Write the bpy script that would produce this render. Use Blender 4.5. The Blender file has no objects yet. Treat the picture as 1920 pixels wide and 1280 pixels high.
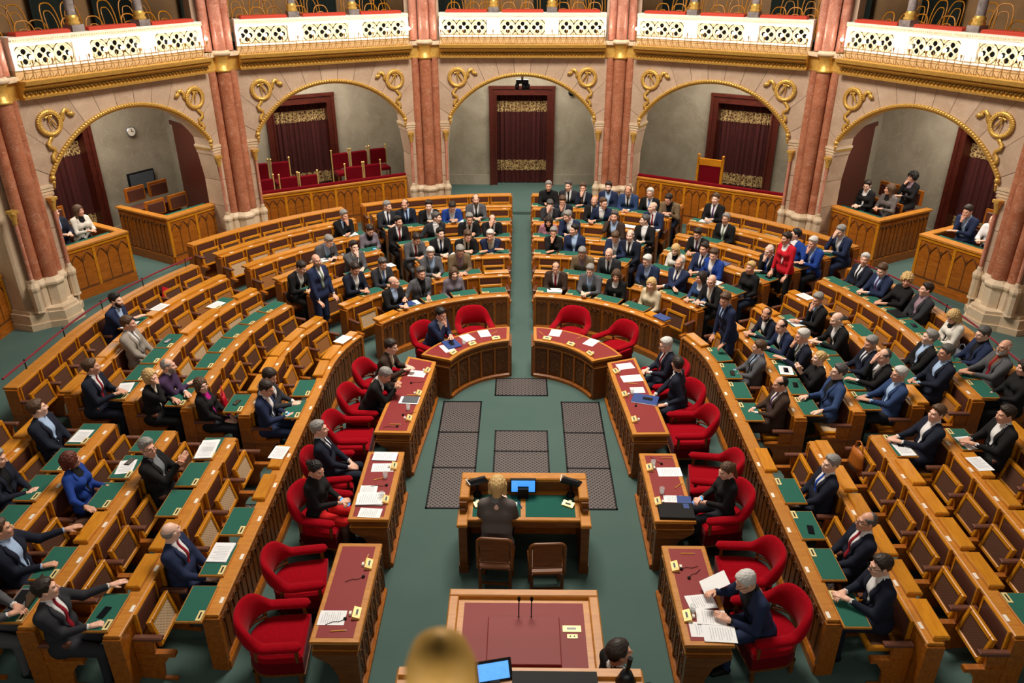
import bpy, math, random
import numpy as np
from mathutils import Matrix, Vector
random.seed(7); rng = np.random.default_rng(7)
D = bpy.data; SC = bpy.context.scene; COL = SC.collection
PI = math.pi; rad = math.radians

# ------------------------------------------------------------------ camera, light, exposure
CAMX, CAMH, PITCH, YAW, FPX = -0.033, 7.0, 26.3, math.atan(18*math.cos(rad(26.3))/1480), 1480
cd = D.cameras.new('camera'); cam = D.objects.new('camera', cd); COL.objects.link(cam)
cd.sensor_fit = 'HORIZONTAL'; cd.sensor_width = 36; cd.lens = FPX/1920*36
cd.clip_start = .05; cd.clip_end = 200
cam.location = (CAMX, 0, CAMH); cam.rotation_euler = (rad(90-PITCH), 0, YAW)
cd.dof.use_dof = True; cd.dof.focus_distance = 13.5; cd.dof.aperture_fstop = 2.8
SC.camera = cam
SC.view_settings.view_transform = 'Standard'; SC.view_settings.look = 'None'
SC.view_settings.exposure = 0.0; SC.view_settings.gamma = 1; SC.view_settings.use_curve_mapping = False
w = D.worlds.new('hall_ambient'); SC.world = w; w.use_nodes = True
w.node_tree.nodes['Background'].inputs[0].default_value = (1, .92, .82, 1)
w.node_tree.nodes['Background'].inputs[1].default_value = .05
def area(name, loc, rot, sx, sy, power, col):
    l = D.lights.new(name, 'AREA'); l.shape = 'RECTANGLE'; l.size = sx; l.size_y = sy
    l.energy = power; l.color = col
    o = D.objects.new(name, l); COL.objects.link(o); o.location = loc; o.rotation_euler = rot
    return o
area('ceiling_laylight', (0, 13.2, 12), (0, 0, 0), 4.5, 4.5, 2150, (1, .91, .79))
area('ceiling_lamps', (0, 6.0, 14), (rad(25), 0, 0), 4, 3, 60, (1, .90, .78))
# the lamp railings of the gallery on the camera's own side of the hall
area('near_gallery_lamps', (0, -.6, 5.35), (rad(84), 0, 0), 11, .3, 165, (1, .92, .80))
for sx in (-1, 1): area('side_gallery_lamps', (sx*9.6, 5.5, 5.35), (rad(84), 0, sx*PI/2), 9, .3, 40, (1, .92, .80))

# ------------------------------------------------------------------ plan
YC, R1, PITCHR, RISE = 11.5, 3.22, .83, .11
def RK(k): return R1+PITCHR*(k-1)
def ZT(k): return .78+RISE*(k-1)          # ledge height of desk row k
def ZF(k): return RISE*(k-1)+.04          # floor level of seat row k
ZP = .58                                   # walkway round the benches
RC, AP = 9.3, 9.3*math.cos(rad(15))        # wall columns stand on a twelve-sided ring
def pt(side, a, R):
    """point and outward normal on a bench line: a<=90 degrees round the apse, then 0.1 m steps down the straight side"""
    if a <= 90:
        t = rad(a); n = (side*math.sin(t), math.cos(t)); return (n[0]*R, YC+n[1]*R), n
    return (side*R, YC-(a-90)*.1), (side, 0.0)
def rz_of(n): return math.atan2(n[1], n[0])-PI/2
def pol(a, r): t = rad(a); return (-math.sin(t)*r, YC+math.cos(t)*r)
def arclen(a, R): return rad(a)*R if a <= 90 else PI/2*R+(a-90)*.1
def arcinv(s, R): return math.degrees(s/R) if s <= PI/2*R else 90+(s-PI/2*R)/.1
def in_view(x, y, z, m=60):
    q = Vector((x-CAMX, y, z-CAMH)); c, s = math.cos(rad(PITCH)), math.sin(rad(PITCH))
    d = q.y*c-q.z*s
    if d < .2: return False
    u = 960+FPX*(q.x*math.cos(YAW)+q.y*math.sin(YAW))/d; v = 640-FPX*(q.y*s+q.z*c)/d
    return -m < u < 1920+m and -m < v < 1280+m

# ------------------------------------------------------------------ materials
def lin(c):
    return tuple(((x/255)/12.92 if x/255 <= .04045 else ((x/255+.055)/1.055)**2.4) for x in c)+(1,)
MATS = {}
class NT:
    def __init__(s, name):
        s.m = D.materials.new(name); s.m.use_nodes = True; s.t = s.m.node_tree; s.b = s.t.nodes['Principled BSDF']
    def n(s, typ, **kw):
        x = s.t.nodes.new(typ)
        for k, v in kw.items():
            if k == 'inp':
                for i, val in v.items(): x.inputs[i].default_value = val
            else: setattr(x, k, v)
        return x
    def l(s, a, b): s.t.links.new(a, b)
    def math(s, op, a, b=None, clamp=False):
        x = s.n('ShaderNodeMath', operation=op, use_clamp=clamp)
        for i, v in enumerate((a, b)):
            if v is None: continue
            if isinstance(v, (int, float)): x.inputs[i].default_value = v
            else: s.l(v, x.inputs[i])
        return x.outputs[0]
    def mix(s, f, a, b):
        x = s.n('ShaderNodeMix', data_type='RGBA')
        for i, v in ((0, f), (6, a), (7, b)):
            if isinstance(v, (int, float, tuple)): x.inputs[i].default_value = v
            else: s.l(v, x.inputs[i])
        return x.outputs[2]
    def ramp(s, f, stops):
        x = s.n('ShaderNodeValToRGB'); e = x.color_ramp.elements
        while len(e) < len(stops): e.new(.5)
        for i, (p, c) in enumerate(stops): e[i].position = p; e[i].color = c
        s.l(f, x.inputs[0]); return x.outputs[0]
def plain(name, col, rough=.6, metal=0, var=0, noise=None, spec=.5, sheen=0, emit=0, alpha=None, trans=0, bump=0):
    if name in MATS: return MATS[name]
    q = NT(name); c = lin(col); b = q.b
    b.inputs['Roughness'].default_value = rough; b.inputs['Metallic'].default_value = metal
    b.inputs['Specular IOR Level'].default_value = spec
    b.inputs['Base Color'].default_value = c
    if sheen: b.inputs['Sheen Weight'].default_value = sheen; b.inputs['Sheen Roughness'].default_value = .4
    if alpha is not None: b.inputs['Alpha'].default_value = alpha
    if trans: b.inputs['Transmission Weight'].default_value = trans
    if emit: b.inputs['Emission Color'].default_value = c; b.inputs['Emission Strength'].default_value = emit
    if noise:
        tc = q.n('ShaderNodeTexCoord'); nz = q.n('ShaderNodeTexNoise', inp={'Scale': noise, 'Detail': 3})
        q.l(tc.outputs['Object'], nz.inputs['Vector'])
        lo = tuple(x*(1-var) for x in c[:3])+(1,); hi = tuple(min(1, x*(1+var)) for x in c[:3])+(1,)
        q.l(q.mix(nz.outputs[0], lo, hi), b.inputs['Base Color'])
        if bump:
            bp = q.n('ShaderNodeBump', inp={'Strength': bump, 'Distance': .01}); q.l(nz.outputs[0], bp.inputs['Height']); q.l(bp.outputs[0], b.inputs['Normal'])
    MATS[name] = q.m; return q.m
def wood(name, col, dark, rough=.38, scale=1.0):
    q = NT(name); tc = q.n('ShaderNodeTexCoord'); oi = q.n('ShaderNodeObjectInfo')
    mp = q.n('ShaderNodeMapping', inp={'Scale': (5*scale, 28*scale, 28*scale)})
    q.l(tc.outputs['Object'], mp.inputs['Vector'])
    off = q.n('ShaderNodeVectorMath', operation='ADD'); q.l(mp.outputs[0], off.inputs[0])
    cx = q.n('ShaderNodeCombineXYZ'); q.l(q.math('MULTIPLY', oi.outputs['Random'], 37.0), cx.inputs[0]); q.l(cx.outputs[0], off.inputs[1])
    nz = q.n('ShaderNodeTexNoise', inp={'Scale': 1, 'Detail': 4, 'Distortion': .6}); q.l(off.outputs[0], nz.inputs['Vector'])
    c1 = q.mix(q.math('MULTIPLY', q.math('SUBTRACT', nz.outputs[0], .3, True), 1.6, True), lin(dark), lin(col))
    hs = q.n('ShaderNodeHueSaturation'); q.l(c1, hs.inputs['Color'])
    q.l(q.math('ADD', q.math('MULTIPLY', oi.outputs['Random'], .22), .89), hs.inputs['Value'])
    q.l(hs.outputs[0], q.b.inputs['Base Color']); q.b.inputs['Roughness'].default_value = rough
    MATS[name] = q.m; return q.m
wood('oak', (190, 112, 30), (142, 76, 14))
wood('oak_gold', (216, 148, 34), (184, 112, 18), .3)
wood('oak_ledge', (208, 142, 54), (178, 110, 32), .42)
wood('oak_dark', (138, 80, 26), (96, 52, 14), .42)
wood('oak_carved', (128, 78, 28), (82, 44, 12), .5, 2)
wood('mahogany', (104, 42, 28), (62, 20, 14), .35)
wood('chair_wood', (132, 76, 34), (92, 48, 18), .35)
plain('leather', (88, 50, 38), .42, noise=60, var=.18, bump=.15)
plain('arm_leather', (104, 62, 46), .38, noise=60, var=.2)
plain('felt', (46, 98, 84), .95, noise=90, var=.12, spec=.1)
plain('red_leather', (134, 42, 42), .55, noise=120, var=.1, spec=.3)
plain('velvet', (150, 2, 20), .95, sheen=.06, noise=25, var=.25, spec=.1)
plain('velvet_dark', (104, 4, 18), .95, sheen=.04, noise=25, var=.25, spec=.1)
plain('paper', (238, 238, 240), .8, noise=40, var=.03)
plain('card', (236, 228, 214), .6, noise=40, var=.03)
plain('brass', (232, 196, 120), .35, .35, noise=30, var=.12)
plain('brass_plate', (236, 214, 150), .45, .2, noise=30, var=.1)
plain('gold', (220, 176, 88), .4, .5, noise=22, var=.35, bump=.4)
plain('gold_relief', (142, 104, 40), .5, .5, noise=34, var=.6, bump=1)
plain('gold_wire', (158, 116, 50), .45, .5, noise=22, var=.2)
plain('black', (14, 14, 16), .6, noise=20, var=.2, spec=.2)
plain('black_metal', (26, 26, 28), .35, .4, noise=20, var=.2)
plain('silver', (170, 172, 178), .35, .8, noise=20, var=.1)
plain('red_rail', (196, 62, 38), .7, noise=20, var=.12)
plain('burgundy_rope', (120, 12, 34), .85, noise=30, var=.2, sheen=.3)
plain('parapet_stone', (244, 236, 222), .6, noise=6, var=.1)
plain('parapet_base_shaded', (196, 166, 122), .6, noise=8, var=.15)  # shade on the set-back lower band put into its colour as darker tan
plain('parapet_gold', (240, 220, 176), .5, .1, noise=14, var=.12)
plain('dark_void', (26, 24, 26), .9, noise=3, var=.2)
plain('gallery_drape', (24, 34, 28), .95, noise=4, var=.4)
plain('glass', (235, 240, 240), .08, noise=5, var=.01, alpha=.28)
plain('bulb', (255, 248, 238), .4, emit=58, noise=5, var=.01)
plain('pencil', (226, 170, 48), .5, noise=20, var=.1)
plain('phone_glass', (14, 16, 22), .15, noise=20, var=.2)
plain('screen_blue', (70, 150, 240), .3, emit=1.1, noise=26, var=.5)
plain('screen_dark', (86, 92, 98), .3, noise=6, var=.15)
plain('folder_blue', (38, 66, 130), .5, noise=20, var=.1)
plain('bag_red', (186, 22, 40), .3, noise=16, var=.2)
plain('bag_tan', (176, 98, 32), .4, noise=20, var=.15)
plain('bag_grey', (92, 98, 108), .6, noise=20, var=.15)
def marble(name, base, vein, dark, rough=.25, sc=2.2):
    q = NT(name); tc = q.n('ShaderNodeTexCoord'); oi = q.n('ShaderNodeObjectInfo')
    off = q.n('ShaderNodeVectorMath', operation='ADD'); q.l(tc.outputs['Object'], off.inputs[0])
    cx = q.n('ShaderNodeCombineXYZ'); q.l(q.math('MULTIPLY', oi.outputs['Random'], 50.0), cx.inputs[0]); q.l(cx.outputs[0], off.inputs[1])
    n1 = q.n('ShaderNodeTexNoise', inp={'Scale': sc, 'Detail': 6, 'Distortion': 1.2}); q.l(off.outputs[0], n1.inputs['Vector'])
    n2 = q.n('ShaderNodeTexNoise', inp={'Scale': sc*1.7, 'Detail': 8, 'Distortion': 2.5}); q.l(off.outputs[0], n2.inputs['Vector'])
    c = q.mix(q.ramp(n1.outputs[0], [(.32, (0, 0, 0, 1)), (.7, (1, 1, 1, 1))]), lin(dark), lin(base))
    v = q.ramp(n2.outputs[0], [(.485, (0, 0, 0, 1)), (.5, (1, 1, 1, 1)), (.515, (0, 0, 0, 1))])
    c = q.mix(q.math('MULTIPLY', v, .45), c, lin(vein))
    hs = q.n('ShaderNodeHueSaturation'); q.l(c, hs.inputs['Color']); q.l(q.math('ADD', q.math('MULTIPLY', oi.outputs['Random'], .16), .92), hs.inputs['Value'])
    q.l(hs.outputs[0], q.b.inputs['Base Color']); q.b.inputs['Roughness'].default_value = rough
    MATS[name] = q.m
marble('red_marble', (188, 122, 92), (226, 196, 172), (160, 94, 66))
plain('stone_joint', (98, 76, 62), .9, noise=8, var=.2)
marble('pale_red_marble', (206, 142, 120), (240, 220, 206), (176, 106, 82))
marble('wall_stone', (200, 174, 150), (224, 204, 184), (182, 154, 130), .45, 1.4)
marble('base_stone', (222, 200, 170), (240, 226, 206), (204, 178, 146), .5, 1.2)
marble('alcove_stone', (176, 166, 148), (196, 186, 168), (150, 140, 122), .5, 1.1)
marble('grey_marble', (150, 140, 138), (210, 204, 200), (108, 98, 96), .25, 4)
plain('gallery_wood', (150, 112, 72), .6, noise=5, var=.3)
def carpet():
    q = NT('carpet'); tc = q.n('ShaderNodeTexCoord')
    n1 = q.n('ShaderNodeTexNoise', inp={'Scale': 1.3, 'Detail': 3}); n2 = q.n('ShaderNodeTexNoise', inp={'Scale': 160, 'Detail': 2})
    for n in (n1, n2): q.l(tc.outputs['Object'], n.inputs['Vector'])
    c = q.mix(n1.outputs[0], lin((74, 96, 91)), lin((90, 110, 104)))
    c = q.mix(q.math('MULTIPLY', n2.outputs[0], .35), c, lin((52, 78, 72)))
    q.l(c, q.b.inputs['Base Color']); q.b.inputs['Roughness'].default_value = .95; q.b.inputs['Specular IOR Level'].default_value = .1
    MATS['carpet'] = q.m
carpet()
def cane(name, c1, c2):
    q = NT(name); tc = q.n('ShaderNodeTexCoord')
    mp = q.n('ShaderNodeMapping', inp={'Scale': (36, 36, 36), 'Rotation': (0, 0, rad(45))}); q.l(tc.outputs['Object'], mp.inputs[0])
    vo = q.n('ShaderNodeTexVoronoi', inp={'Scale': 1, 'Randomness': 0}); q.l(mp.outputs[0], vo.inputs['Vector'])
    f = q.math('LESS_THAN', vo.outputs['Distance'], .3)
    q.l(q.mix(f, lin(c1), lin(c2)), q.b.inputs['Base Color']); q.b.inputs['Roughness'].default_value = .6
    MATS[name] = q.m
cane('cane_light', (206, 176, 140), (96, 54, 26)); cane('cane_tan', (164, 108, 58), (84, 44, 20)); cane('cane_dark', (92, 58, 40), (60, 34, 22))
def grille():
    q = NT('grille'); tc = q.n('ShaderNodeTexCoord')
    mp = q.n('ShaderNodeMapping', inp={'Scale': (21, 21, 0), 'Rotation': (0, 0, rad(45))}); q.l(tc.outputs['Object'], mp.inputs[0])
    vo = q.n('ShaderNodeTexVoronoi', inp={'Scale': 1, 'Randomness': 0}); q.l(mp.outputs[0], vo.inputs['Vector'])
    f = q.math('LESS_THAN', vo.outputs['Distance'], .34)
    q.l(q.mix(f, lin((100, 90, 88)), lin((12, 9, 10))), q.b.inputs['Base Color']); q.b.inputs['Roughness'].default_value = .6
    MATS['grille'] = q.m
grille()
def curtain():
    q = NT('curtain'); tc = q.n('ShaderNodeTexCoord'); sp = q.n('ShaderNodeSeparateXYZ'); q.l(tc.outputs['Object'], sp.inputs[0])
    nz = q.n('ShaderNodeTexNoise', inp={'Scale': 9, 'Detail': 2}); q.l(tc.outputs['Object'], nz.inputs['Vector'])
    q.l(q.mix(nz.outputs[0], lin((54, 10, 9)), lin((84, 22, 17))), q.b.inputs['Base Color']); q.b.inputs['Roughness'].default_value = .9
    MATS['curtain'] = q.m
    q = NT('curtain_band'); tc = q.n('ShaderNodeTexCoord')
    vo = q.n('ShaderNodeTexVoronoi', feature='DISTANCE_TO_EDGE', inp={'Scale': 13}); q.l(tc.outputs['Object'], vo.inputs['Vector'])
    wv = q.n('ShaderNodeTexNoise', inp={'Scale': 26, 'Detail': 1}); q.l(tc.outputs['Object'], wv.inputs['Vector'])
    f = q.math('MAXIMUM', q.math('LESS_THAN', vo.outputs['Distance'], .10), q.math('GREATER_THAN', wv.outputs[0], .6))
    q.l(q.mix(f, lin((84, 48, 30)), lin((196, 168, 112))), q.b.inputs['Base Color']); q.b.inputs['Roughness'].default_value = .7
    MATS['curtain_band'] = q.m
curtain()

# ------------------------------------------------------------------ mesh helpers
class MB:
    def __init__(s): s.v = []; s.f = []; s.sm = []
    def add(s, vs, fs, smooth=False, M=None):
        o = len(s.v)
        s.v += [tuple(M @ Vector(p)) for p in vs] if M is not None else [tuple(p) for p in vs]
        s.f += [tuple(i+o for i in f) for f in fs]; s.sm += [smooth]*len(fs); return s
    def box(s, x0, x1, y0, y1, z0, z1, M=None):
        vs = [(x, y, z) for x in (x0, x1) for y in (y0, y1) for z in (z0, z1)]
        return s.add(vs, [(0, 1, 3, 2), (4, 6, 7, 5), (0, 4, 5, 1), (2, 3, 7, 6), (0, 2, 6, 4), (1, 5, 7, 3)], M=M)
    def bbox(s, x0, x1, y0, y1, z0, z1, b=.01, M=None):
        """box with its upper edges chamfered"""
        lo = [(x0, y0, z0), (x1, y0, z0), (x1, y1, z0), (x0, y1, z0)]; mi = [(x, y, z1-b) for x, y, _ in lo]
        hi = [(x0+b, y0+b, z1), (x1-b, y0+b, z1), (x1-b, y1-b, z1), (x0+b, y1-b, z1)]
        fs = [(3, 2, 1, 0), (8, 9, 10, 11)]
        for i in range(4):
            j = (i+1) % 4; fs += [(i, j, 4+j, 4+i), (4+i, 4+j, 8+j, 8+i)]
        return s.add(lo+mi+hi, fs, M=M)
    def prism(s, poly, h0, h1, plane='xy', M=None):
        def mk(p, h): return (p[0], p[1], h) if plane == 'xy' else ((p[0], h, p[1]) if plane == 'xz' else (h, p[0], p[1]))
        n = len(poly); vs = [mk(p, h0) for p in poly]+[mk(p, h1) for p in poly]
        fs = [tuple(range(n))[::-1], tuple(range(n, 2*n))]+[(i, (i+1) % n, n+(i+1) % n, n+i) for i in range(n)]
        return s.add(vs, fs, M=M)
    def tube(s, pts, r, n=8, M=None, closed=False):
        pts = [Vector(p) for p in pts]; m = len(pts); vs = []; up = None
        for i, p in enumerate(pts):
            if closed: t = pts[(i+1) % m]-pts[i-1]
            else: t = pts[min(i+1, m-1)]-pts[max(i-1, 0)]
            t.normalize()
            if up is None: up = t.orthogonal().normalized()
            up = (up-t*up.dot(t)).normalized(); b = t.cross(up)
            rr = r[i] if isinstance(r, (list, tuple)) else r
            vs += [p+up*(math.cos(2*PI*k/n)*rr)+b*(math.sin(2*PI*k/n)*rr) for k in range(n)]
        fs = []
        for i in range(m if closed else m-1):
            j = (i+1) % m
            for k in range(n):
                l = (k+1) % n; fs.append((i*n+k, i*n+l, j*n+l, j*n+k))
        s.add(vs, fs, True, M)
        if not closed: s.add(vs[:n], [tuple(range(n))[::-1]], M=M); s.add(vs[-n:], [tuple(range(n))], M=M)
        return s
    def lathe(s, prof, n=16, M=None, a0=0, a1=2*PI, smooth=True):
        full = abs(a1-a0-2*PI) < 1e-6; k = n if full else n+1; m = len(prof)
        vs = [(r*math.cos(a0+(a1-a0)*i/n), r*math.sin(a0+(a1-a0)*i/n), z) for i in range(k) for r, z in prof]
        fs = [(i*m+j, ((i+1) % k)*m+j, ((i+1) % k)*m+j+1, i*m+j+1) for i in range(n) for j in range(m-1)]
        return s.add(vs, fs, smooth, M)
    def sphere(s, c, r, n=10, m=6, M=None, sc=(1, 1, 1)):
        prof = [(math.sin(PI*j/m)*1, -math.cos(PI*j/m)) for j in range(m+1)]
        T = Matrix.Translation(c) @ Matrix.Diagonal((r*sc[0], r*sc[1], r*sc[2], 1))
        return s.lathe(prof, n, (M @ T) if M is not None else T)
    def sweep(s, pts, prof, cap=True, smooth=False):
        """pts: [((x,y),(nx,ny))]; prof: [(offset along the normal, z)], closed outline"""
        n = len(prof); vs = []
        for (p, nn) in pts: vs += [(p[0]+nn[0]*o, p[1]+nn[1]*o, z) for o, z in prof]
        fs = [(i*n+k, i*n+(k+1) % n, (i+1)*n+(k+1) % n, (i+1)*n+k) for i in range(len(pts)-1) for k in range(n)]
        s.add(vs, fs, smooth)
        if cap: s.add(vs[:n], [tuple(range(n))]); s.add(vs[-n:], [tuple(range(n))[::-1]])
        return s
    def mesh(s, name, mat, fix=True):
        me = D.meshes.new(name); me.from_pydata(s.v, [], s.f)
        if fix:
            import bmesh
            bm = bmesh.new(); bm.from_mesh(me); bmesh.ops.recalc_face_normals(bm, faces=bm.faces); bm.to_mesh(me); bm.free()
        me.polygons.foreach_set('use_smooth', s.sm)
        if mat is not None: me.materials.append(MATS[mat] if isinstance(mat, str) else mat)
        me.update(); return me
    def ob(s, name, mat, parent=None, loc=None, rz=0): return ob(name, s.mesh(name, mat), parent, loc, rz)
def ob(name, me, parent=None, loc=None, rz=0, M=None, mat=None):
    o = D.objects.new(name, me); COL.objects.link(o)
    if parent is not None: o.parent = parent
    if loc is not None: o.location = loc
    if rz: o.rotation_euler = (0, 0, rz)
    if M is not None: o.matrix_local = M
    if mat is not None and me is not None:
        o.material_slots[0].link = 'OBJECT'; o.material_slots[0].material = MATS[mat]
    return o
def tag(o, label=None, cat=None, group=None, kind=None):
    if label: o['label'] = label
    if cat: o['category'] = cat
    if group: o['group'] = group
    if kind: o['kind'] = kind
    return o
def thing(name, label, cat, loc=(0, 0, 0), rz=0, group=None): return tag(ob(name, None, None, loc, rz), label, cat, group)
def struct(name, o=None, loc=(0, 0, 0), rz=0):
    if o is None: o = ob(name, None, None, loc, rz)
    o['kind'] = 'structure'; return o
def rotx(a): return Matrix.Rotation(a, 4, 'X')
def roty(a): return Matrix.Rotation(a, 4, 'Y')
def rotz(a): return Matrix.Rotation(a, 4, 'Z')
def tr(*p): return Matrix.Translation(p)
ORD = ['first', 'second', 'third', 'fourth', 'fifth', 'sixth', 'seventh', 'eighth', 'ninth', 'tenth', 'eleventh', 'twelfth', 'thirteenth', 'fourteenth']
# ================================================================== THE HALL
def floor_z(x, y):
    r = math.hypot(x, y-YC) if y > YC else abs(x)
    return max(0, min(ZP, RISE*(r-R1+.02)/PITCHR))
mb = MB()      # one carpet surface: level middle, ramp under the benches, level walkway
rs = [0, 1.6, R1]+[R1+PITCHR*i for i in range(1, 6)]+[7.6, 8.4, 9.4, 10.4, 12.6]
A = list(range(-90, 91, 5)); g = []
for r in rs:
    ring = [(-r, y) for y in (2.0, 5.0, 8.0)]+[(math.sin(rad(a))*r, YC+math.cos(rad(a))*r) for a in A]+[(r, y) for y in (8.0, 5.0, 2.0)]
    g.append([(x, y, max(0, min(ZP, RISE*(r-R1+.02)/PITCHR))) for x, y in ring])
m = len(g[0])
mb.add([p for ring in g for p in ring], [(i*m+j, i*m+j+1, (i+1)*m+j+1, (i+1)*m+j) for i in range(len(rs)-1) for j in range(m-1)], True)
struct('floor', mb.ob('floor', 'carpet'))

# --- column clusters
def gothic(mb, w, h, y, n, t=.012, r=.008):
    """pointed-arch tracery standing proud of a panel: n lancets across"""
    for i in range(n):
        cx = -w/2+w*(i+.5)/n; hw = w/n/2
        pts = [(cx-hw*.94, y, h-hw*1.75)]
        for k in range(1, 5): pts.append((cx-hw*.94*(1-(k/4)**1.6), y, h-hw*1.75+hw*1.5*(k/4)))
        for k in range(3, -1, -1): pts.append((cx+hw*.94*(1-(k/4)**1.6), y, h-hw*1.75+hw*1.5*(k/4)))
        mb.tube(pts, r, 4)
shaftm = {}
def drum(r, z0, z1, mat, n=14):
    k = (r, z0, z1, mat)
    if k not in shaftm: shaftm[k] = MB().lathe([(r, z0+.004), (r, z1-.004)], 24).lathe([(r-.004, z0), (r, z0+.004)], 24).lathe([(r, z1-.004), (r-.004, z1)], 24).mesh('drum', mat)
    return shaftm[k]
capm = MB()
capm.lathe([(0, 4.64), (.185, 4.64), (.19, 4.68), (.15, 4.70), (.15, 4.92), (.18, 4.95), (.18, 4.98)], 16)
capm.box(-.42, .42, -.02, .3, 4.65, 4.69).box(-.40, .40, .0, .3, 4.69, 4.93); CAP = capm.mesh('capital', 'gold')
CAPTOP = MB().lathe([(0, 4.98), (.21, 4.98), (.21, 5.05), (.16, 5.08)], 16).box(-.45, .45, -.08, .3, 4.95, 5.04).mesh('capital_top', 'base_stone')
bs = MB()
for x, y, r in ((0, -.02, .2), (-.25, .05, .14), (.25, .05, .14), (-.45, -.06, .085), (.45, -.06, .085)):
    bs.lathe([(r*1.12, ZP+.34), (r*1.12, ZP+.36), (r*1.0, ZP+.38), (r*1.0, ZP+.74), (r*1.22, ZP+.80), (r*1.22, ZP+.84), (r*.86, ZP+.9), (r*.72, ZP+.92)], 8, tr(x, y, 0) @ rotz(PI/8), smooth=False)
bs.box(-.36, .36, .1, .5, ZP+.34, ZP+.9)
bs.prism([(-.62, .5), (-.62, .05), (-.36, -.12), (-.2, -.36), (.2, -.36), (.36, -.12), (.62, .05), (.62, .5)], ZP-.06, ZP+.30)
bs.prism([(-.65, .5), (-.65, .03), (-.38, -.15), (-.22, -.39), (.22, -.39), (.38, -.15), (.65, .03), (.65, .5)], ZP-.06, ZP+.12)
bs.prism([(-.57, .5), (-.57, .08), (-.33, -.09), (-.18, -.32), (.18, -.32), (.33, -.09), (.57, .08), (.57, .5)], ZP+.30, ZP+.36)
BASE = bs.mesh('pier_base', 'base_stone')
PIER = MB().box(-.52, .52, .22, .62, ZP+.2, 4.66).mesh('pier', 'base_stone')
PIERUP = MB().box(-.42, .42, .18, .5, 5.0, 7.6).mesh('pier_upper', 'wall_stone')
cl = MB()
cl.lathe([(.06, ZP+.86), (.065, ZP+.9), (.045, ZP+.94), (.05, ZP+.96), (.036, ZP+1.0)], 8)
CLB = cl.mesh('colonnette_base', 'base_stone')
CLS = MB().lathe([(.034, ZP+.92), (.034, 2.62)], 8).mesh('colonnette_shaft', 'pale_red_marble')
CLC = MB().lathe([(.034, 2.62), (.045, 2.64), (.036, 2.68), (.07, 2.8), (.075, 2.84), (0, 2.85)], 8).box(-.075, .075, -.075, .075, 2.83, 2.88).mesh('colonnette_capital', 'gold')
for a in (15, 45, 75, -15, -45, -75):
    x, y = pol(a, RC); s = 'left' if a > 0 else 'right'
    t = struct('column_cluster', loc=(x, y, 0), rz=rad(a))
    t['label'] = '%s red marble column cluster on pale stone base, %s from centre, %s side' % ('tall', ORD[int(abs(a)//30)], s)
    ob('pier_base', BASE, t); ob('pier', PIER, t); ob('pier_upper', PIERUP, t); ob('capital', CAP, t); ob('capital_top', CAPTOP, t)
    zz = [ZP+.92, 1.95, 2.55, 3.25, 3.95, 4.65]
    for i in range(5):
        ob('shaft_drum', drum(.145, zz[i], zz[i+1], 'red_marble'), t, (0, -.02, 0))
        for q in (-1, 1): ob('side_shaft_drum', drum(.10, zz[i], zz[i+1], 'red_marble', 10), t, (q*.24, .05, 0))
    for z0, z1 in ((5.06, 6.0), (6.0, 7.4)):
        ob('shaft_drum', drum(.13, z0, z1, 'pale_red_marble'), t, (0, -.02, 0))
        for q in (-1, 1): ob('side_shaft_drum', drum(.10, z0, z1, 'pale_red_marble', 10), t, (q*.24, .05, 0))
    for q in (-1, 1):
        for mm, nm in ((CLB, 'colonnette_base'), (CLS, 'colonnette_shaft'), (CLC, 'colonnette_capital')): ob(nm, mm, t, (q*.45, -.06, 0))

# --- wall bays
HW, ZS, ZCR = 1.83, 3.26, 4.26
RA = (HW*HW+(ZCR-ZS)**2)/(2*(ZCR-ZS)); ZA = ZCR-RA; AMAX = math.degrees(math.asin(HW/RA)); XO, ZO = 2.30, 4.66
def arcp(a, r=RA): return (math.sin(rad(a))*r, ZA+math.cos(rad(a))*r)
def outer(a):
    dx, dz = math.sin(rad(a)), math.cos(rad(a)); t = (ZO-ZA)/dz
    if abs(dx*t) > XO: t = XO/abs(dx)
    return (dx*t, ZA+dz*t)
def stone_mesh(poly, y0=.10, y1=.62):
    cx = sum(p[0] for p in poly)/len(poly); cz = sum(p[1] for p in poly)/len(poly)
    sh = [(cx+(p[0]-cx)*(1-.009/max(.05, abs(p[0]-cx)+abs(p[1]-cz))), cz+(p[1]-cz)*(1-.009/max(.05, abs(p[0]-cx)+abs(p[1]-cz)))) for p in poly]
    return MB().prism(sh, y0, y1, 'xz').mesh('stone', 'wall_stone')
STONES = []
edges = [-AMAX, -46, -35, -25, -15, -5, 5, 15, 25, 35, 46, AMAX]
CA = math.degrees(math.atan2(XO, ZO-ZA))
for a, b in zip(edges, edges[1:]):
    poly = [arcp(a+(b-a)*i/4) for i in range(5)]
    o2 = [outer(b)]
    if a < CA < b: o2.append((XO, ZO))
    if a < -CA < b: o2.append((-XO, ZO))
    poly += o2+[outer(a)]
    STONES.append(stone_mesh(poly))
za, zb = arcp(AMAX)[1], outer(AMAX)[1]
for q in (-1, 1):
    STONES.append(stone_mesh([(q*HW, za), (q*XO, zb), (q*XO, 2.9), (q*(HW+.02), 2.9)]))
    for z0, z1 in ((2.3, 2.9), (1.7, 2.3), (1.1, 1.7), (ZP-.05, 1.1)):
        STONES.append(stone_mesh([(q*(HW+.12), z0), (q*XO, z0), (q*XO, z1), (q*(HW+(.04 if z1 > 2.8 else .12)), z1)]))
BACKING = MB()
bp = [arcp(AMAX*(1-2*i/16), RA+.02) for i in range(17)]
for (x0, z0), (x1, z1) in zip(bp, bp[1:]): BACKING.prism([(x0, z0), (x1, z1), (x1, ZO), (x0, ZO)], .13, .6, 'xz')
for q in (-1, 1): BACKING.box(*sorted((q*(HW+.16), q*(XO+.1))), .13, .6, ZP, ZO)
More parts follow.
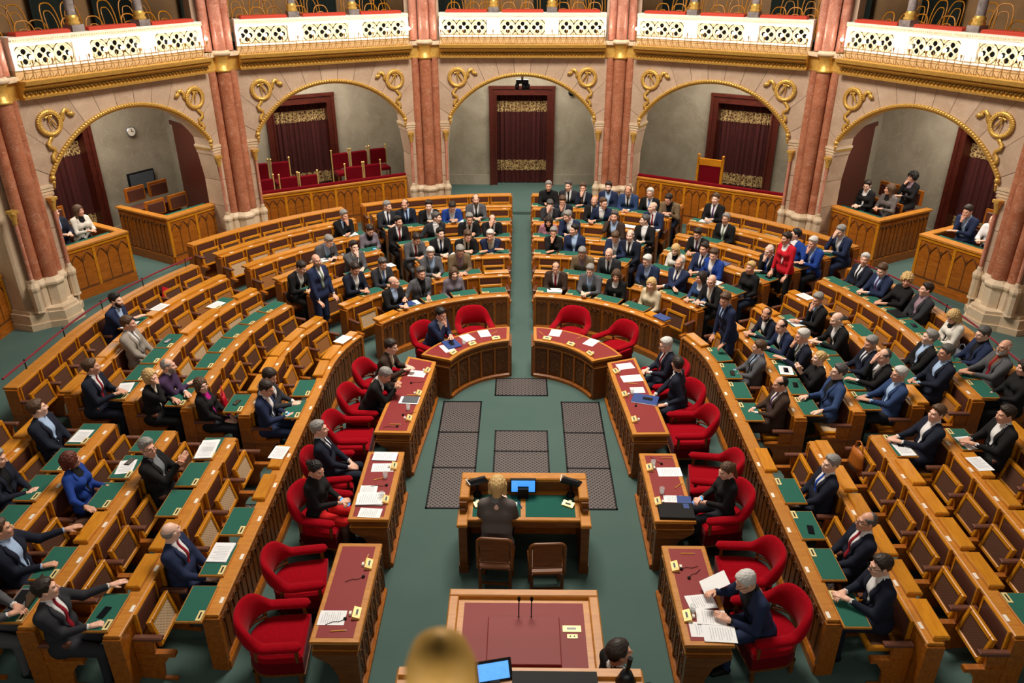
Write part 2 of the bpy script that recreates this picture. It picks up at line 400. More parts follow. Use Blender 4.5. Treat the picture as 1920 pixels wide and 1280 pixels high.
for q in (-1, 1): BACKING.box(*sorted((q*(HW+.06), q*(XO+.1))), .13, .6, 2.86, 3.3)
BACKING = BACKING.mesh('wall_core', 'stone_joint')
ap_ = [arcp(AMAX*(1-2*i/36)) for i in range(37)]
mo = MB().tube([(x, .075, z) for x, z in ap_], .038, 8)
for i in range(72):
    x, z = arcp(AMAX*(1-2*(i+.5)/72), RA+.02); mo.sphere((x, .05, z), .024, 6, 4)
mo.tube([(arcp(AMAX*(1-2*i/36), RA-.045)[0], .09, arcp(AMAX*(1-2*i/36), RA-.045)[1]) for i in range(37)], .018, 6)
for q in (-1, 1):
    mo.sphere((q*HW, .06, ZS-.05), .055, 8, 5).sphere((q*HW, .06, ZS-.13), .036, 8, 5); mo.lathe([(.0, -.14), (.02, -.1), (.03, 0)], 6, tr(q*HW, .06, ZS-.12))
MOULD = mo.mesh('arch_moulding', 'gold')
im = MB()
for q in (-1, 1):
    for i, (z, o) in enumerate(((3.10, .0), (3.04, .03), (2.98, .07), (2.92, .10))): im.box(*sorted((q*(HW-.02+o), q*(HW+.3))), .066+.013*i, .62, z-.05, z)
IMPOST = im.mesh('impost', 'base_stone')
IMPG = MB().box(-HW-.02, -HW+.0, .14, .62, 3.0, 3.05).box(HW, HW+.02, .14, .62, 3.0, 3.05).mesh('impost_gilding', 'gold')
# cornice
cp = [(.12, 4.64), (-.06, 4.65), (-.07, 4.69), (-.02, 4.70), (-.02, 4.705), (-.02, 4.79), (-.06, 4.80), (-.14, 4.84), (-.15, 4.87), (-.13, 4.875), (-.20, 4.90), (-.22, 4.97), (.3, 4.98), (.3, 4.64)]
CORN = MB().sweep([((-2.02, 0), (0, 1)), ((2.02, 0), (0, 1))], cp).mesh('cornice', 'gold')
lf = MB()
for i in range(48):
    x = -1.95+3.9*i/47
    lf.sphere((x, -.03, 4.745), .042, 6, 4, sc=(.9, .6, 1)); lf.sphere((x+.04, -.045, 4.765), .022, 5, 3)
LEAF = lf.mesh('leaf_frieze', 'gold_relief')
# balustrade
qf = MB()
def ring(mb, cx, cz, y, R, r, n=16, k=5): mb.tube([(cx+math.cos(2*PI*i/n)*R, y, cz+math.sin(2*PI*i/n)*R) for i in range(n)], r, k, closed=True)
ring(qf, 0, 0, 0, .165, .018, 20, 6)
for i in range(4):
    a = PI/2*i; ring(qf, math.cos(a)*.082, math.sin(a)*.082, .005, .062, .014, 12, 5)
    b = a+PI/4; qf.sphere((math.cos(b)*.13, .01, math.sin(b)*.13), .035, 6, 4, sc=(1, .4, 1))
qf.sphere((0, -.01, 0), .035, 8, 5)
for sx in (-1, 1):
    for sz in (-1, 1): qf.prism([(sx*.175, sz*.185), (sx*.175, sz*.10), (sx*.10, sz*.185)], -.01, .03, 'xz')
QF = qf.mesh('quatrefoil', 'parapet_gold')
PBASE = MB().box(-2.02, 2.02, .03, .22, 4.98, 5.13).mesh('parapet_base_shaded', 'parapet_base_shaded')
bl = MB().box(-2.02, 2.02, .01, .22, 5.13, 5.17).box(-2.02, 2.02, 0, .24, 5.52, 5.6).box(-2.02, 2.02, -.03, .28, 5.6, 5.68)
for x0, x1 in ((-2.02, -1.96), (-.87, -.54), (.54, .87), (1.96, 2.02)): bl.box(x0, x1, .0, .22, 5.17, 5.52)
BAL = bl.mesh('parapet', 'parapet_stone')
den = MB()
for i in range(90): den.box(-2+i*.0447, -2+i*.0447+.022, -.05, 0, 5.61, 5.64)
DENT = den.mesh('dentil_band', 'parapet_gold')
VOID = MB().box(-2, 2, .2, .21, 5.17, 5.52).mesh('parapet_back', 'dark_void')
RRAIL = MB().bbox(-.5, .5, .0, .26, 5.68, 5.745, .02).mesh('rail_cushion', 'red_rail')
PLIN = MB().box(-.12, .12, -.01, .27, 5.68, 5.80).mesh('plinth', 'grey_marble')
GCB = MB().lathe([(.12, 5.8), (.13, 5.83), (.1, 5.87), (.12, 5.9), (.085, 5.96)], 12).mesh('column_base', 'gold')
GCS = MB().lathe([(.085, 5.96), (.08, 7.6)], 12).mesh('column_shaft', 'grey_marble')
QX = [-1.78, -1.42, -1.06, -.36, 0, .36, 1.06, 1.42, 1.78]
LX = [-1.97]+QX[:3]+[-.71]+QX[3:6]+[.71]+QX[6:]+[1.97]
wr = MB()
for z in (5.10, 5.20): wr.tube([(-1.98, -.16, z), (1.98, -.16, z)], .008, 4)
ux = [-1.97+3.94*i/26 for i in range(27)]
for x in ux:
    wr.tube([(x, -.16, 4.99), (x, -.16, 5.30)], .006, 4)
    wr.tube([(x-.06, -.12, 4.985), (x-.03, -.2, 5.06), (x, -.16, 5.16)], .006, 4); wr.tube([(x+.06, -.12, 4.985), (x+.03, -.2, 5.06), (x, -.16, 5.16)], .006, 4)
WIRE = wr.mesh('wire_scrolls', 'gold_wire')
BULB = MB().sphere((0, 0, 0), .034, 10, 6).mesh('bulb', 'bulb')
SOCK = MB().lathe([(0, -.1), (.012, -.1), (.018, -.05), (.014, -.03)], 8).tube([(0, 0, -.1), (0, .01, -.16)], .007, 5).mesh('socket', 'gold_wire')
# wreath
wm = MB()
wm.tube([(math.cos(2*PI*i/24)*.205, 0, math.sin(2*PI*i/24)*.205) for i in range(24)], .042, 6, closed=True)
for i in range(34):
    a = 2*PI*i/34
    for rr in (.178, .222): wm.sphere((math.cos(a+.06*(rr > .2))*rr, -.022, math.sin(a+.06*(rr > .2))*rr), .023, 5, 3, sc=(1.3, .7, 1))
WREATH = wm.mesh('laurel_ring', 'gold')
sp = MB().tube([(0, -.02, .15), (-.01, -.02, .03), (.02, -.02, -.12)], [.02, .014, .008], 5).tube([(0, -.02, .12), (.07, -.02, .0), (.13, -.02, -.1)], [.014, .02, .006], 5)
sp.tube([(-.005, -.02, .13), (-.07, -.02, .10)], [.012, .026], 5).tube([(.005, -.02, .13), (.06, -.02, .12)], [.012, .026], 5)
SPRIG = sp.mesh('bow', 'gold')
def ribbon(pts, w=.03):
    mb = MB(); n = len(pts); vs = []
    for i, (x, z) in enumerate(pts):
        a, b = pts[max(i-1, 0)], pts[min(i+1, n-1)]; dx, dz = b[0]-a[0], b[1]-a[1]; l = math.hypot(dx, dz) or 1
        ww = w*(1 if i < n-1 else 1.5)
        for o in (-1, 1):
            for y in (-.012, .012): vs.append((x-dz/l*ww*o, y-.01+.012*math.sin(i*1.7), z+dx/l*ww*o))
    fs = []
    for i in range(n-1):
        k = i*4; fs += [(k, k+2, k+6, k+4), (k+1, k+5, k+7, k+3), (k, k+4, k+5, k+1), (k+2, k+3, k+7, k+6)]
    mb.add(vs, fs+[(0, 1, 3, 2), (n*4-4, n*4-2, n*4-1, n*4-3)], True); return mb
RIB_IN = ribbon([(.2, -.02), (.27, .05), (.27, .13), (.33, .19), (.40, .17), (.38, .12), (.43, .09), (.48, .12)], .036).mesh('ribbon_tail', 'gold')
RIB_DN = ribbon([(-.01, -.22), (-.06, -.30), (-.12, -.35), (-.10, -.43), (-.03, -.46), (-.02, -.53), (-.08, -.57), (-.10, -.64), (-.06, -.70)], .036).mesh('ribbon_tail', 'gold')
# gallery chair
gc = MB()
gc.lathe([(0, .44), (.2, .44), (.2, .47), (0, .47)], 14)
GSEAT = gc.mesh('seat', 'chair_wood')
def loop(w, h, zb, y=.0, n=14, lean=.1):
    return [(w*math.copysign(min(1, abs(math.cos(PI*i/n))**.6), math.cos(PI*i/n)), y+lean*(math.sin(PI*i/n)), zb+h*math.sin(PI*i/n)**.7 if 0 < i < n else zb) for i in range(n+1)]
GB1 = MB().tube(loop(.19, .50, .44, .17), .014, 5).mesh('back_hoop', 'oak_gold'); GB2 = MB().tube(loop(.12, .36, .44, .16), .011, 5).mesh('inner_hoop', 'oak_gold')
GLEG = MB().tube([(0, 0, 0), (0, 0, .44)], .014, 5).mesh('leg', 'oak_gold')
def gallery_chair(x, y, z, rz, label):
    t = thing('bentwood_chair', label, 'chair', (x, y, z), rz, 'bentwood chairs on the gallery')
    ob('seat', GSEAT, t); ob('back_hoop', GB1, t); ob('inner_hoop', GB2, t)
    for sx in (-.14, .14):
        for sy in (-.14, .14): ob('leg', GLEG, t, (sx, sy, 0))
BAYN = {0: 'centre bay', 30: 'left back bay', -30: 'right back bay', 60: 'left side bay', -60: 'right side bay'}
ALD = 3.1
for b in (0, 30, -30, 60, -60):
    bx, by = pol(b, AP); rzb = rad(b)
    def L2W(x, y, z=0): c, s = math.cos(rzb), math.sin(rzb); return (bx+x*c-y*s, by+x*s+y*c, z)
    nm = BAYN[b]
    t = struct('wall_back' if b == 0 else 'wall_bay', loc=(bx, by, 0), rz=rzb)
    ob('wall_core', BACKING, t)
    for sm_ in STONES: ob('stone', sm_, t)
    ob('arch_moulding', MOULD, t); ob('impost', IMPOST, t); ob('impost_gilding', IMPG, t)
    c = struct('trim_cornice', loc=(bx, by, 0), rz=rzb); ob('cornice', CORN, c); ob('leaf_frieze', LEAF, c)
    p = struct('balustrade', loc=(bx, by, 0), rz=rzb)
    ob('parapet', BAL, p); ob('parapet_base_shaded', PBASE, p); ob('dentil_band', DENT, p); ob('parapet_back', VOID, p)
    for x in QX: ob('quatrefoil', QF, p, (x, .05, 5.345))
    for x in (-1.36, 0, 1.36): ob('rail_cushion', RRAIL, p, (x, 0, 0))
    for x in (-.70, .70): ob('plinth', PLIN, p, (x, 0, 0)); ob('column_base', GCB, p, (x, .13, 0)); ob('column_shaft', GCS, p, (x, .13, 0))
    r = thing('lamp_railing', 'gilt wire lamp railing below the gallery parapet of the %s' % nm, 'railing', (bx, by, 0), rzb, 'gilt lamp railings'); ob('wire_scrolls', WIRE, r)
    for i, x in enumerate(LX):
        px, py, pz = L2W(x, -.16, 5.35)
        if not in_view(px, py, pz, 240): continue
        g = thing('gallery_lamp', 'glowing bulb, %s from left on the railing of the %s' % (ORD[i] if i < 14 else i, nm), 'lamp', (px, py, pz), rzb, 'bulbs along the gallery'); ob('bulb', BULB, g); ob('socket', SOCK, g)
    for q in (-1, 1):
        px, py, pz = L2W(q*1.62, .08, 4.18)
        g = thing('wreath', 'gilt laurel wreath with ribbons, %s of the arch in %s' % ('left' if q < 0 else 'right', nm), 'wreath', (px, py, pz), rzb, 'gilt wreaths on the arches')
        if q > 0: g.scale = (-1, 1, 1)
        ob('laurel_ring', WREATH, g); ob('bow', SPRIG, g); ob('ribbon_tail', RIB_IN, g); ob('ribbon_tail', RIB_DN, g)
    # gallery behind
    gl = struct('gallery', loc=(bx, by, 0), rz=rzb)
    MB().prism([(-2.4, .22), (2.4, .22), (3.3, 3.5), (-3.3, 3.5)], 4.7, 4.92).ob('gallery_floor', 'carpet', gl)
    MB().prism([(-2.55, 1.0), (2.55, 1.0), (3.3, 3.5), (-3.3, 3.5)], 4.92, 5.15).ob('gallery_step', 'carpet', gl)
    MB().box(-3.3, 3.3, 3.3, 3.4, 4.9, 8.0).ob('gallery_wall', 'gallery_wood', gl)
    dm = MB()
    for x0 in (-2.6, .3, 1.7):
        pts = []
        for i in range(15): pts.append(((x0+i*.07, 3.1), (0, 1)))
        dm.sweep([((x, y+.03*math.sin(i*1.6)), n) for i, ((x, y), n) in enumerate(pts)], [(0, 4.95), (.03, 4.95), (.03, 7.6), (0, 7.6)])
    dm.ob('gallery_drape', 'gallery_drape', gl)
    k = 0
    for row, (yy, zz_) in enumerate(((.62, 4.92), (1.5, 5.15))):
        for x in (-1.75, -1.3, -.95, -.3, .15, 1.0, 1.45, 1.8):
            xx = x+(.12 if row else 0)+random.uniform(-.05, .05)
            px, py, pz = L2W(xx, yy, zz_)
            if in_view(px, py, pz+.85, 120): gallery_chair(px, py, pz, rzb+random.uniform(-.25, .25), 'bentwood hoop-back chair, %s from left in %s gallery row, %s' % (ORD[k % 8], 'front' if row == 0 else 'rear', nm))
            k += 1
    # alcove behind the arch
    al = struct('alcove', loc=(bx, by, 0), rz=rzb)
    ZAL = ZP+.08
    MB().prism([(-2.3, .3), (2.3, .3), (3.2, ALD+.3), (-3.2, ALD+.3)], ZAL-.1, ZAL if b == 0 else ZAL-.07).ob('alcove_floor', 'carpet', al)
    DW, DH = .92, 3.5
    wl = MB().box(-3.2, -DW, ALD, ALD+.25, ZAL-.1, 4.6).box(DW, 3.2, ALD, ALD+.25, ZAL-.1, 4.6).box(-DW, DW, ALD, ALD+.25, DH, 4.6)
    wl.ob('alcove_back', 'alcove_stone', al)
    for x0, x1 in ((-3.2, -DW), (DW, 3.2)): MB().box(x0, x1, ALD-.03, ALD, ZAL-.1, ZAL+.3).ob('skirting', 'alcove_stone', al)
    for q in (-1, 1): MB().prism([(q*2.3, .55), (q*2.4, .55), (q*3.25, ALD+.2), (q*3.05, ALD+.2)], ZAL-.1, 4.6).ob('alcove_side', 'alcove_stone', al)
    MB().prism([(-2.4, .5), (2.4, .5), (3.3, ALD+1), (-3.3, ALD+1)], 4.55, 4.68).ob('alcove_ceiling', 'alcove_stone', al)
    area('alcove_fill', L2W(0, 1.7, 4.45), (0, 0, rzb), 2.6, 1.2, 115, (1, .92, .80))  # unseen fill light added to brighten the alcove walls
    MB().box(-DW-.2, DW+.2, ALD+.95, ALD+1, ZAL-.1, 4.6).ob('passage_end', 'dark_void', al)
    dr = struct('door_%d' % (1+[0, 30, -30, 60, -60].index(b)), loc=(bx, by, 0), rz=rzb)
    fr = MB()
    for q in (-1, 1):
        fr.box(*sorted((q*(DW-.19), q*DW)), ALD-.06, ALD+.5, ZAL, DH).box(*sorted((q*(DW-.06), q*(DW+.03))), ALD-.1, ALD, ZAL, DH+.03).box(*sorted((q*(DW-.19), q*(DW-.15))), ALD-.09, ALD, ZAL, DH-.17)
    fr.box(-DW+.19, DW-.19, ALD-.06, ALD+.5, DH-.19, DH).box(-DW-.04, DW+.04, ALD-.106, ALD-.01, DH-.04, DH+.04).box(-DW+.14, DW-.14, ALD-.096, ALD-.01, DH-.21, DH-.17)
    fr.ob('door_frame', 'mahogany', dr)
    def drape(z0, z1, off, mat, name):
        n = 60; pts = []
        for i in range(n+1):
            x = -DW+.17+(2*DW-.34)*i/n; pts.append(((x, ALD+.2+.035*math.sin(i*.95)+.015*math.sin(i*2.3)), (0, 1)))
        MB().sweep(pts, [(off, z0), (off+.012, z0), (off+.012, z1), (off, z1)], smooth=False).ob(name, mat, dr)
    drape(ZAL+.02, DH-.2, 0, 'curtain', 'curtain')
    drape(2.78, 3.08, -.014, 'curtain_band', 'curtain_border'); drape(1.05, 1.36, -.014, 'curtain_band', 'curtain_border')
# ================================================================== BARRIERS AND BOXES IN THE ARCHES
PANEL = {}
def wall_panel(w, h):
    k = (round(w, 3), round(h, 3))
    if k not in PANEL:
        a = MB().box(-w/2+.03, w/2-.03, -.012, .0, 0, h).mesh('panel_field', 'oak')
        t = MB(); gothic(t, w-.06, h, -.02, 3, r=.011)
        for i in (1, 2): t.box(-w/2+.03+(w-.06)*i/3-.008, -w/2+.03+(w-.06)*i/3+.008, -.02, -.01, .02, h-.1)
        t.box(-w/2+.03, w/2-.03, -.03, 0, -.02, .02)
        PANEL[k] = (a, t.mesh('tracery', 'oak_carved'))
    return PANEL[k]
def panelled(parent, x0, x1, y, z0, z1, n, face=-1, base=.2):
    """panelled oak front along x at depth y, divided into n traceried panels"""
    MB().box(x0, x1, y, y+.08, z0, z1-.05).ob('front', 'oak', parent)
    MB().box(x0-.02, x1+.02, y-.05, y+.02, z0, z0+base*.6).box(x0-.01, x1+.01, y-.03, y+.02, z0+base*.6, z0+base).ob('plinth', 'oak', parent)
    MB().bbox(x0-.03, x1+.03, y-.05, y+.16, z1-.05, z1, .012).ob('top_rail', 'oak_ledge', parent)
    w = (x1-x0)/n; a, t = wall_panel(w, z1-.12-z0-base-.04)
    st = MB()
    for i in range(n+1): st.box(x0+w*i-.03, x0+w*i+.03, y-.025, y+.01, z0+base, z1-.05)
    st.box(x0, x1, y-.028, y+.01, z1-.12, z1-.051); st.ob('stile', 'oak_gold', parent)
    for i in range(n): o = ob('panel', a, parent, (x0+w*(i+.5), y, z0+base+.02)); ob('tracery', t, o)
def side_panelled(parent, x, y0, y1, z0, z1, n, sgn):
    M = tr(x, (y0+y1)/2, 0) @ rotz(sgn*PI/2); e = ob('side', None, parent, M=M)
    return e
VR = MB().tube([(-1.95, 0, 0), (1.95, 0, 0)], .05, 8).mesh('velvet_rail', 'velvet_dark')
for b in (30, -30):
    bx, by = pol(b, AP); t = thing('barrier', 'oak panelled barrier with dark red velvet rail, %s back arch' % ('left' if b > 0 else 'right'), 'barrier', (bx, by, 0), rad(b))
    panelled(t, -1.92, 1.92, .55, ZP, 1.66, 6); ob('velvet_rail', VR, t, (0, .6, 1.68))
BOXB = MB().box(-.25, .25, -.03, .03, 0, .34).mesh('backrest', 'oak'); BOXP = MB().bbox(-.21, .21, -.045, -.02, .05, .30, .01).mesh('pad', 'leather')
BOXS = MB().bbox(-.24, .24, -.42, 0, .40, .44, .015).mesh('seat', 'leather'); BOXF = MB().box(-.24, .24, -.4, 0, 0, .40).mesh('seat_base', 'oak_dark')
def box_bench(parent_t, x, y, z, label, rz=0):
    t = thing('box_bench_seat', label, 'seat', (x, y, z), rz, 'oak seats in the side boxes')
    ob('backrest', BOXB, t, (0, 0, .52)); ob('pad', BOXP, t, (0, 0, .5)); ob('seat', BOXS, t); ob('seat_base', BOXF, t)
BOXES = {}
for sd in (-1, 1):
    b = -60*sd; bx, by = pol(b, AP); s = 'left' if sd < 0 else 'right'
    c_, s_ = math.cos(rad(b)), math.sin(rad(b))
    def bw(x, y, sd=sd, bx=bx, by=by, c_=c_, s_=s_): x = x*(-sd); return (bx+x*c_-y*s_, by+x*s_+y*c_)    # mirrored: x<0 is the near box
    for nmb, x0, x1, yf in (('near', -1.95, -.36, .5), ('far', .68, 2.15, .5)):
        xa, xb = sorted((x0*(-sd), x1*(-sd)))
        t = thing('panelled_box', 'oak panelled box with tracery, %s one in the %s side arch' % ('nearer' if nmb == 'near' else 'farther', s), 'box', (bx, by, 0), rad(b))
        panelled(t, xa, xb, yf, ZP, 1.70, 2)
        # flank facing the passage
        xs = (x1 if nmb == 'near' else x0)*(-sd); sg = 1 if (nmb == 'near') == (sd < 0) else -1
        MB().box(*sorted((xs, xs-sg*.08)), yf, yf+1.75, ZP, 1.65).ob('flank', 'oak', t)
        MB().bbox(*sorted((xs+sg*.04, xs-sg*.12)), yf+.16, yf+1.78, 1.65, 1.70, .012).ob('flank_rail', 'oak_ledge', t)
        MB().box(*sorted((xs, xs+sg*.05)), yf, yf+1.75, ZP, ZP+.2).ob('flank_plinth', 'oak', t)
        a, tt = wall_panel(.43, 1.70-.12-ZP-.24)
        for i in range(4):
            o = ob('panel', a, t, M=tr(xs, yf+.22+.43*i, ZP+.22) @ rotz(PI/2*sg)); ob('tracery', tt, o)
        MB().box(xa+.1, xb-.1, yf+.12, yf+1.7, ZP, ZP+.45).ob('platform', 'oak_dark', t)
        MB().bbox(xa+.12, xb-.12, yf+.1, yf+.45, 1.60, 1.63, .01).ob('desk_board', 'felt', t)
        for r_ in range(2):
            for i in range(2):
                xx = x0+.42+.62*i; X, Y = bw(xx, yf+.95+.66*r_)
                box_bench(None, X, Y, ZP+.42+.22*r_, '%s oak seat in %s row of the %s box, %s side arch' % (('left' if (i == 0) == (sd < 0) else 'right'), ('front', 'rear')[r_], 'nearer' if nmb == 'near' else 'farther', s), rad(b))
        BOXES[(sd, nmb)] = (t, bw, x0, x1, yf, rad(b))
    # beyond the outermost column: another run of panelling, just in the frame
    px = sd*9.35
    t = thing('side_barrier', 'oak panelled barrier at the %s edge behind the outermost column' % s, 'barrier', (sd*9.55, 11.9, 0), -sd*PI/2)
    panelled(t, -1.9, 1.6, .1, ZP, 1.66, 5)
    MB().box(-2.2, 1.6, .5, .6, ZP, 5).ob('wall_behind', 'alcove_stone', t)
    # side wall of the alcove: dark door leaf
    bxx = thing('alcove_door', 'dark mahogany door in the flank of the %s side arch' % s, 'door', (bx, by, 0), rad(b))
    MB().prism([(-sd*2.36, .95), (-sd*2.30, .95), (-sd*2.72, 2.5), (-sd*2.78, 2.5)], ZP, 3.2).ob('leaf', 'mahogany', bxx)
    MB().prism([(-sd*2.26, .9), (-sd*2.30, .9), (-sd*2.74, 2.56), (-sd*2.70, 2.56)], 3.2, 3.3).ob('lintel', 'mahogany', bxx)
# monitor and clock in the left side alcove
bx, by = pol(60, AP); c_, s_ = .5, math.sin(rad(60))
X, Y = bx+1.98*c_-(ALD-.05)*s_, by+1.98*s_+(ALD-.05)*c_
t = thing('wall_monitor', 'flat dark wall monitor in the left side alcove', 'monitor', (X, Y, 1.9), rad(60))
MB().box(-.36, .36, -.03, .03, -.23, .23).ob('bezel', 'black', t); MB().box(-.33, .33, -.035, -.03, -.2, .2).ob('screen', 'screen_dark', t)
X, Y = bx+1.96*c_-(ALD-.03)*s_, by+1.96*s_+(ALD-.03)*c_
t = thing('wall_clock', 'small round wall clock above the monitor', 'clock', (X, Y, 3.1), rad(60))
MB().lathe([(0, 0), (.11, 0), (.12, .02), (.12, .05), (0, .05)], 20, rotx(PI/2)).ob('case', 'silver', t); MB().lathe([(0, .052), (.1, .052)], 20, rotx(PI/2)).ob('dial', 'card', t)
MB().box(-.006, .006, -.062, -.055, 0, .07).box(0, .05, -.062, -.055, -.006, .006).ob('hands', 'black', t)
# projector hanging in the centre arch
t = thing('ceiling_camera', 'black camera rig hanging under the crown of the centre arch', 'camera', (.0, YC+AP+.45, 4.18))
MB().tube([(0, 0, .06), (0, 0, -.12)], .03, 8).ob('mount', 'silver', t); MB().box(-.16, .16, -.06, .06, -.2, -.1).ob('bracket', 'black_metal', t)
for x in (-.13, .04, .14): MB().box(x-.05, x+.05, -.12, .06, -.32, -.2).lathe([(.035, 0), (.035, .07), (0, .07)], 10, tr(x, -.12, -.26) @ rotx(PI/2)).ob('camera_body', 'black', t)
t = thing('dome_camera', 'small dark dome camera on the right wall of the centre arch', 'camera', (1.42, YC+AP+ALD-.06, 3.35)); MB().sphere((0, 0, 0), .09, 10, 6).lathe([(.1, .05), (.1, .09)], 12).ob('dome', 'black', t)
# red velvet chairs behind the left barrier, one tall chair behind the right barrier
VSEAT = MB().bbox(-.22, .22, -.2, .2, .38, .48, .03).mesh('seat', 'velvet_dark'); VBACK = MB().bbox(-.22, .22, .18, .25, .5, .92, .03).mesh('backrest', 'velvet_dark')
VFIN = MB().tube([(0, 0, 0), (0, 0, .98)], .018, 6).sphere((0, 0, 1.0), .03, 8, 5).mesh('post', 'brass'); VLEG = MB().box(-.02, .02, -.02, .02, 0, .4).mesh('leg', 'oak_dark')
def velvet_chair(x, y, b, label):
    bx, by = pol(b, AP); c, s = math.cos(rad(b)), math.sin(rad(b))
    t = thing('velvet_chair', label, 'chair', (bx+x*c-y*s, by+x*s+y*c, ZP+(.32 if y < 1.6 else .54)), rad(b)+random.uniform(-.1, .1), 'red velvet chairs behind the barrier')
    ob('seat', VSEAT, t); ob('backrest', VBACK, t)
    for q in (-.24, .24): ob('post', VFIN, t, (q, .21, 0)); ob('leg', VLEG, t, (q*.85, -.16, 0))
_bx, _by = pol(30, AP); _t = struct('alcove_platform', loc=(_bx, _by, 0), rz=rad(30)); MB().box(-2.1, 2.1, .75, 1.62, ZP-.05, ZP+.32).ob('lower_step', 'carpet', _t); MB().box(-2.2, 2.2, 1.62, 2.7, ZP-.05, ZP+.54).ob('upper_step', 'carpet', _t)
for i, (x, y) in enumerate(((-1.55, 1.15), (-.95, 1.1), (-.45, 1.05), (-1.5, 1.95), (-.95, 1.9), (.85, 1.35), (1.4, 1.35), (.75, 2.1), (1.3, 2.1), (1.85, 2.15))):
    velvet_chair(x, y, 30, 'red velvet chair, %s of the ones behind the left back barrier' % ORD[i])
bx, by = pol(-30, AP); c, s = math.cos(rad(-30)), math.sin(rad(-30)); x, y = -.42, 1.6
t = thing('throne_chair', 'tall oak chair with dark red back behind the right barrier', 'chair', (bx+x*c-y*s, by+x*s+y*c, ZP), rad(-30))
MB().box(-.3, .3, -.25, .25, .4, .5).ob('seat', 'velvet_dark', t); MB().box(-.28, .28, .2, .25, .5, 1.28).ob('back_pad', 'velvet_dark', t)
MB().box(-.33, .33, .19, .27, 1.28, 1.45).ob('crest_rail', 'oak_gold', t)
for q in (-1, 1): MB().box(q*.33-.03, q*.33+.03, .19, .27, 0, 1.5).sphere((q*.33, .23, 1.54), .04, 8, 5).ob('post', 'oak_gold', t); MB().box(q*.28-.03, q*.28+.03, -.25, -.19, 0, .4).ob('leg', 'oak_gold', t)

# ================================================================== BENCH ROWS
PAD = MB().box(-.222, .222, .176, .205, .55, .82).mesh('back_pad', 'leather')
pf = MB().box(-.245, -.222, .17, .21, .53, .84).box(.222, .245, .17, .21, .53, .84).box(-.222, .222, .171, .21, .82, .839); PADF = pf.mesh('pad_frame', 'oak_gold')
def seat_frame():
    m = MB(); L, Wd, t = .34, .235, .022      # local: x across, y along from hinge (0) to front (L), z thickness
    for x0, x1, y0, y1 in ((-Wd, -Wd+.05, 0, L), (Wd-.05, Wd, 0, L), (-Wd+.05, Wd-.05, L-.055, L), (-Wd+.05, Wd-.05, 0, .045)): m.bbox(x0, x1, y0, y1, -t, t, .008)
    return m.mesh('seat_frame', 'oak_gold')
SFR = seat_frame(); CANE = MB().box(-.19, .19, .04, .29, -.006, .006).mesh('cane_panel', 'cane_light')
ARM = MB().bbox(-.035, .035, -.10, .20, .60, .64, .012).mesh('armrest', 'arm_leather')
dv = MB().box(-.02, .02, .0, .21, 0, .60).box(-.035, .035, -.20, .2, .375, .425).prism([(0, 0), (.0, .375), (-.14, .375), (-.05, .25), (-.03, .06), (-.16, .05), (-.16, 0)], -.02, .02, 'yz')
DIV = dv.mesh('divider', 'oak')
FLB = MB().bbox(-.262, .262, .08, .365, 0, .026, .006).mesh('board', 'oak_ledge'); FLF = MB().box(-.25, .25, .09, .352, .0255, .0285).mesh('felt', 'felt')
FLC = MB().bbox(-.262, .262, .015, .185, 0, .05, .012).mesh('desk_flap', 'oak_gold')
PLT = MB().box(-.07, .07, -.005, .052, 0, .006).mesh('name_plate', 'brass_plate'); PLD = MB().box(-.045, .045, .015, .032, .006, .0075).mesh('plate_window', 'black')
CRD = MB().box(-.045, .045, -.018, .018, 0, .004).mesh('card', 'card')
FPAN = MB().box(-.115, .115, -.006, .006, 0, .5).mesh('panel', 'oak_dark'); fpt = MB(); gothic(fpt, .22, .5, -.012, 2, r=.007); fpt.box(-.004, .004, -.014, 0, .02, .42); FPT = fpt.mesh('tracery', 'oak_carved')
KEY = MB().box(-.01, .01, -.014, -.005, -.012, .012).mesh('lock', 'silver')
def path(side, a0, a1, R, step=4):
    L0, L1 = arclen(a0, R), arclen(a1, R); n = max(2, int((L1-L0)/.18))
    as_ = [arcinv(L0+(L1-L0)*i/n, R) for i in range(n+1)]
    return [pt(side, a, R) for a in as_]
SN = {-1: 'left', 1: 'right'}
SEATS = []; FLAPS = []      # (side, block, row, index, a, object)
def block_limits(side, blk, R):
    a0 = math.degrees(math.asin(.27/R)); d30 = math.degrees(math.asin(.24/R)); d60 = math.degrees(math.asin(.29/R))
    return {'B0': (a0, 60.5-d60), 'B1': (a0, 30-d30), 'B2': (30+d30, 60.5-d60), 'S1': (60.5+d60, 106.2), 'S2': (112.2, 144 if R < R1+.1 else 148)}[blk]
BN = {'B0': 'back', 'B1': 'inner back', 'B2': 'outer back', 'S1': 'side', 'S2': 'front side'}
def nseat(blk, k): return {'B0': 5, 'B1': k+1, 'B2': k+1, 'S1': k+4, 'S2': 5 if k == 1 else 6}[blk]
def spots(side, blk, k):
    R = RK(k)+.45; lo0 = block_limits(side, blk, RK(k)); lo1 = block_limits(side, blk, RK(k+1))
    a0, a1 = (lo0[0]+lo1[0])/2, (lo0[1]+lo1[1])/2; n = nseat(blk, k); L0, L1 = arclen(a0, R), arclen(a1, R)
    return [arcinv(L0+(L1-L0)*(i+.5)/n, R) for i in range(n)]
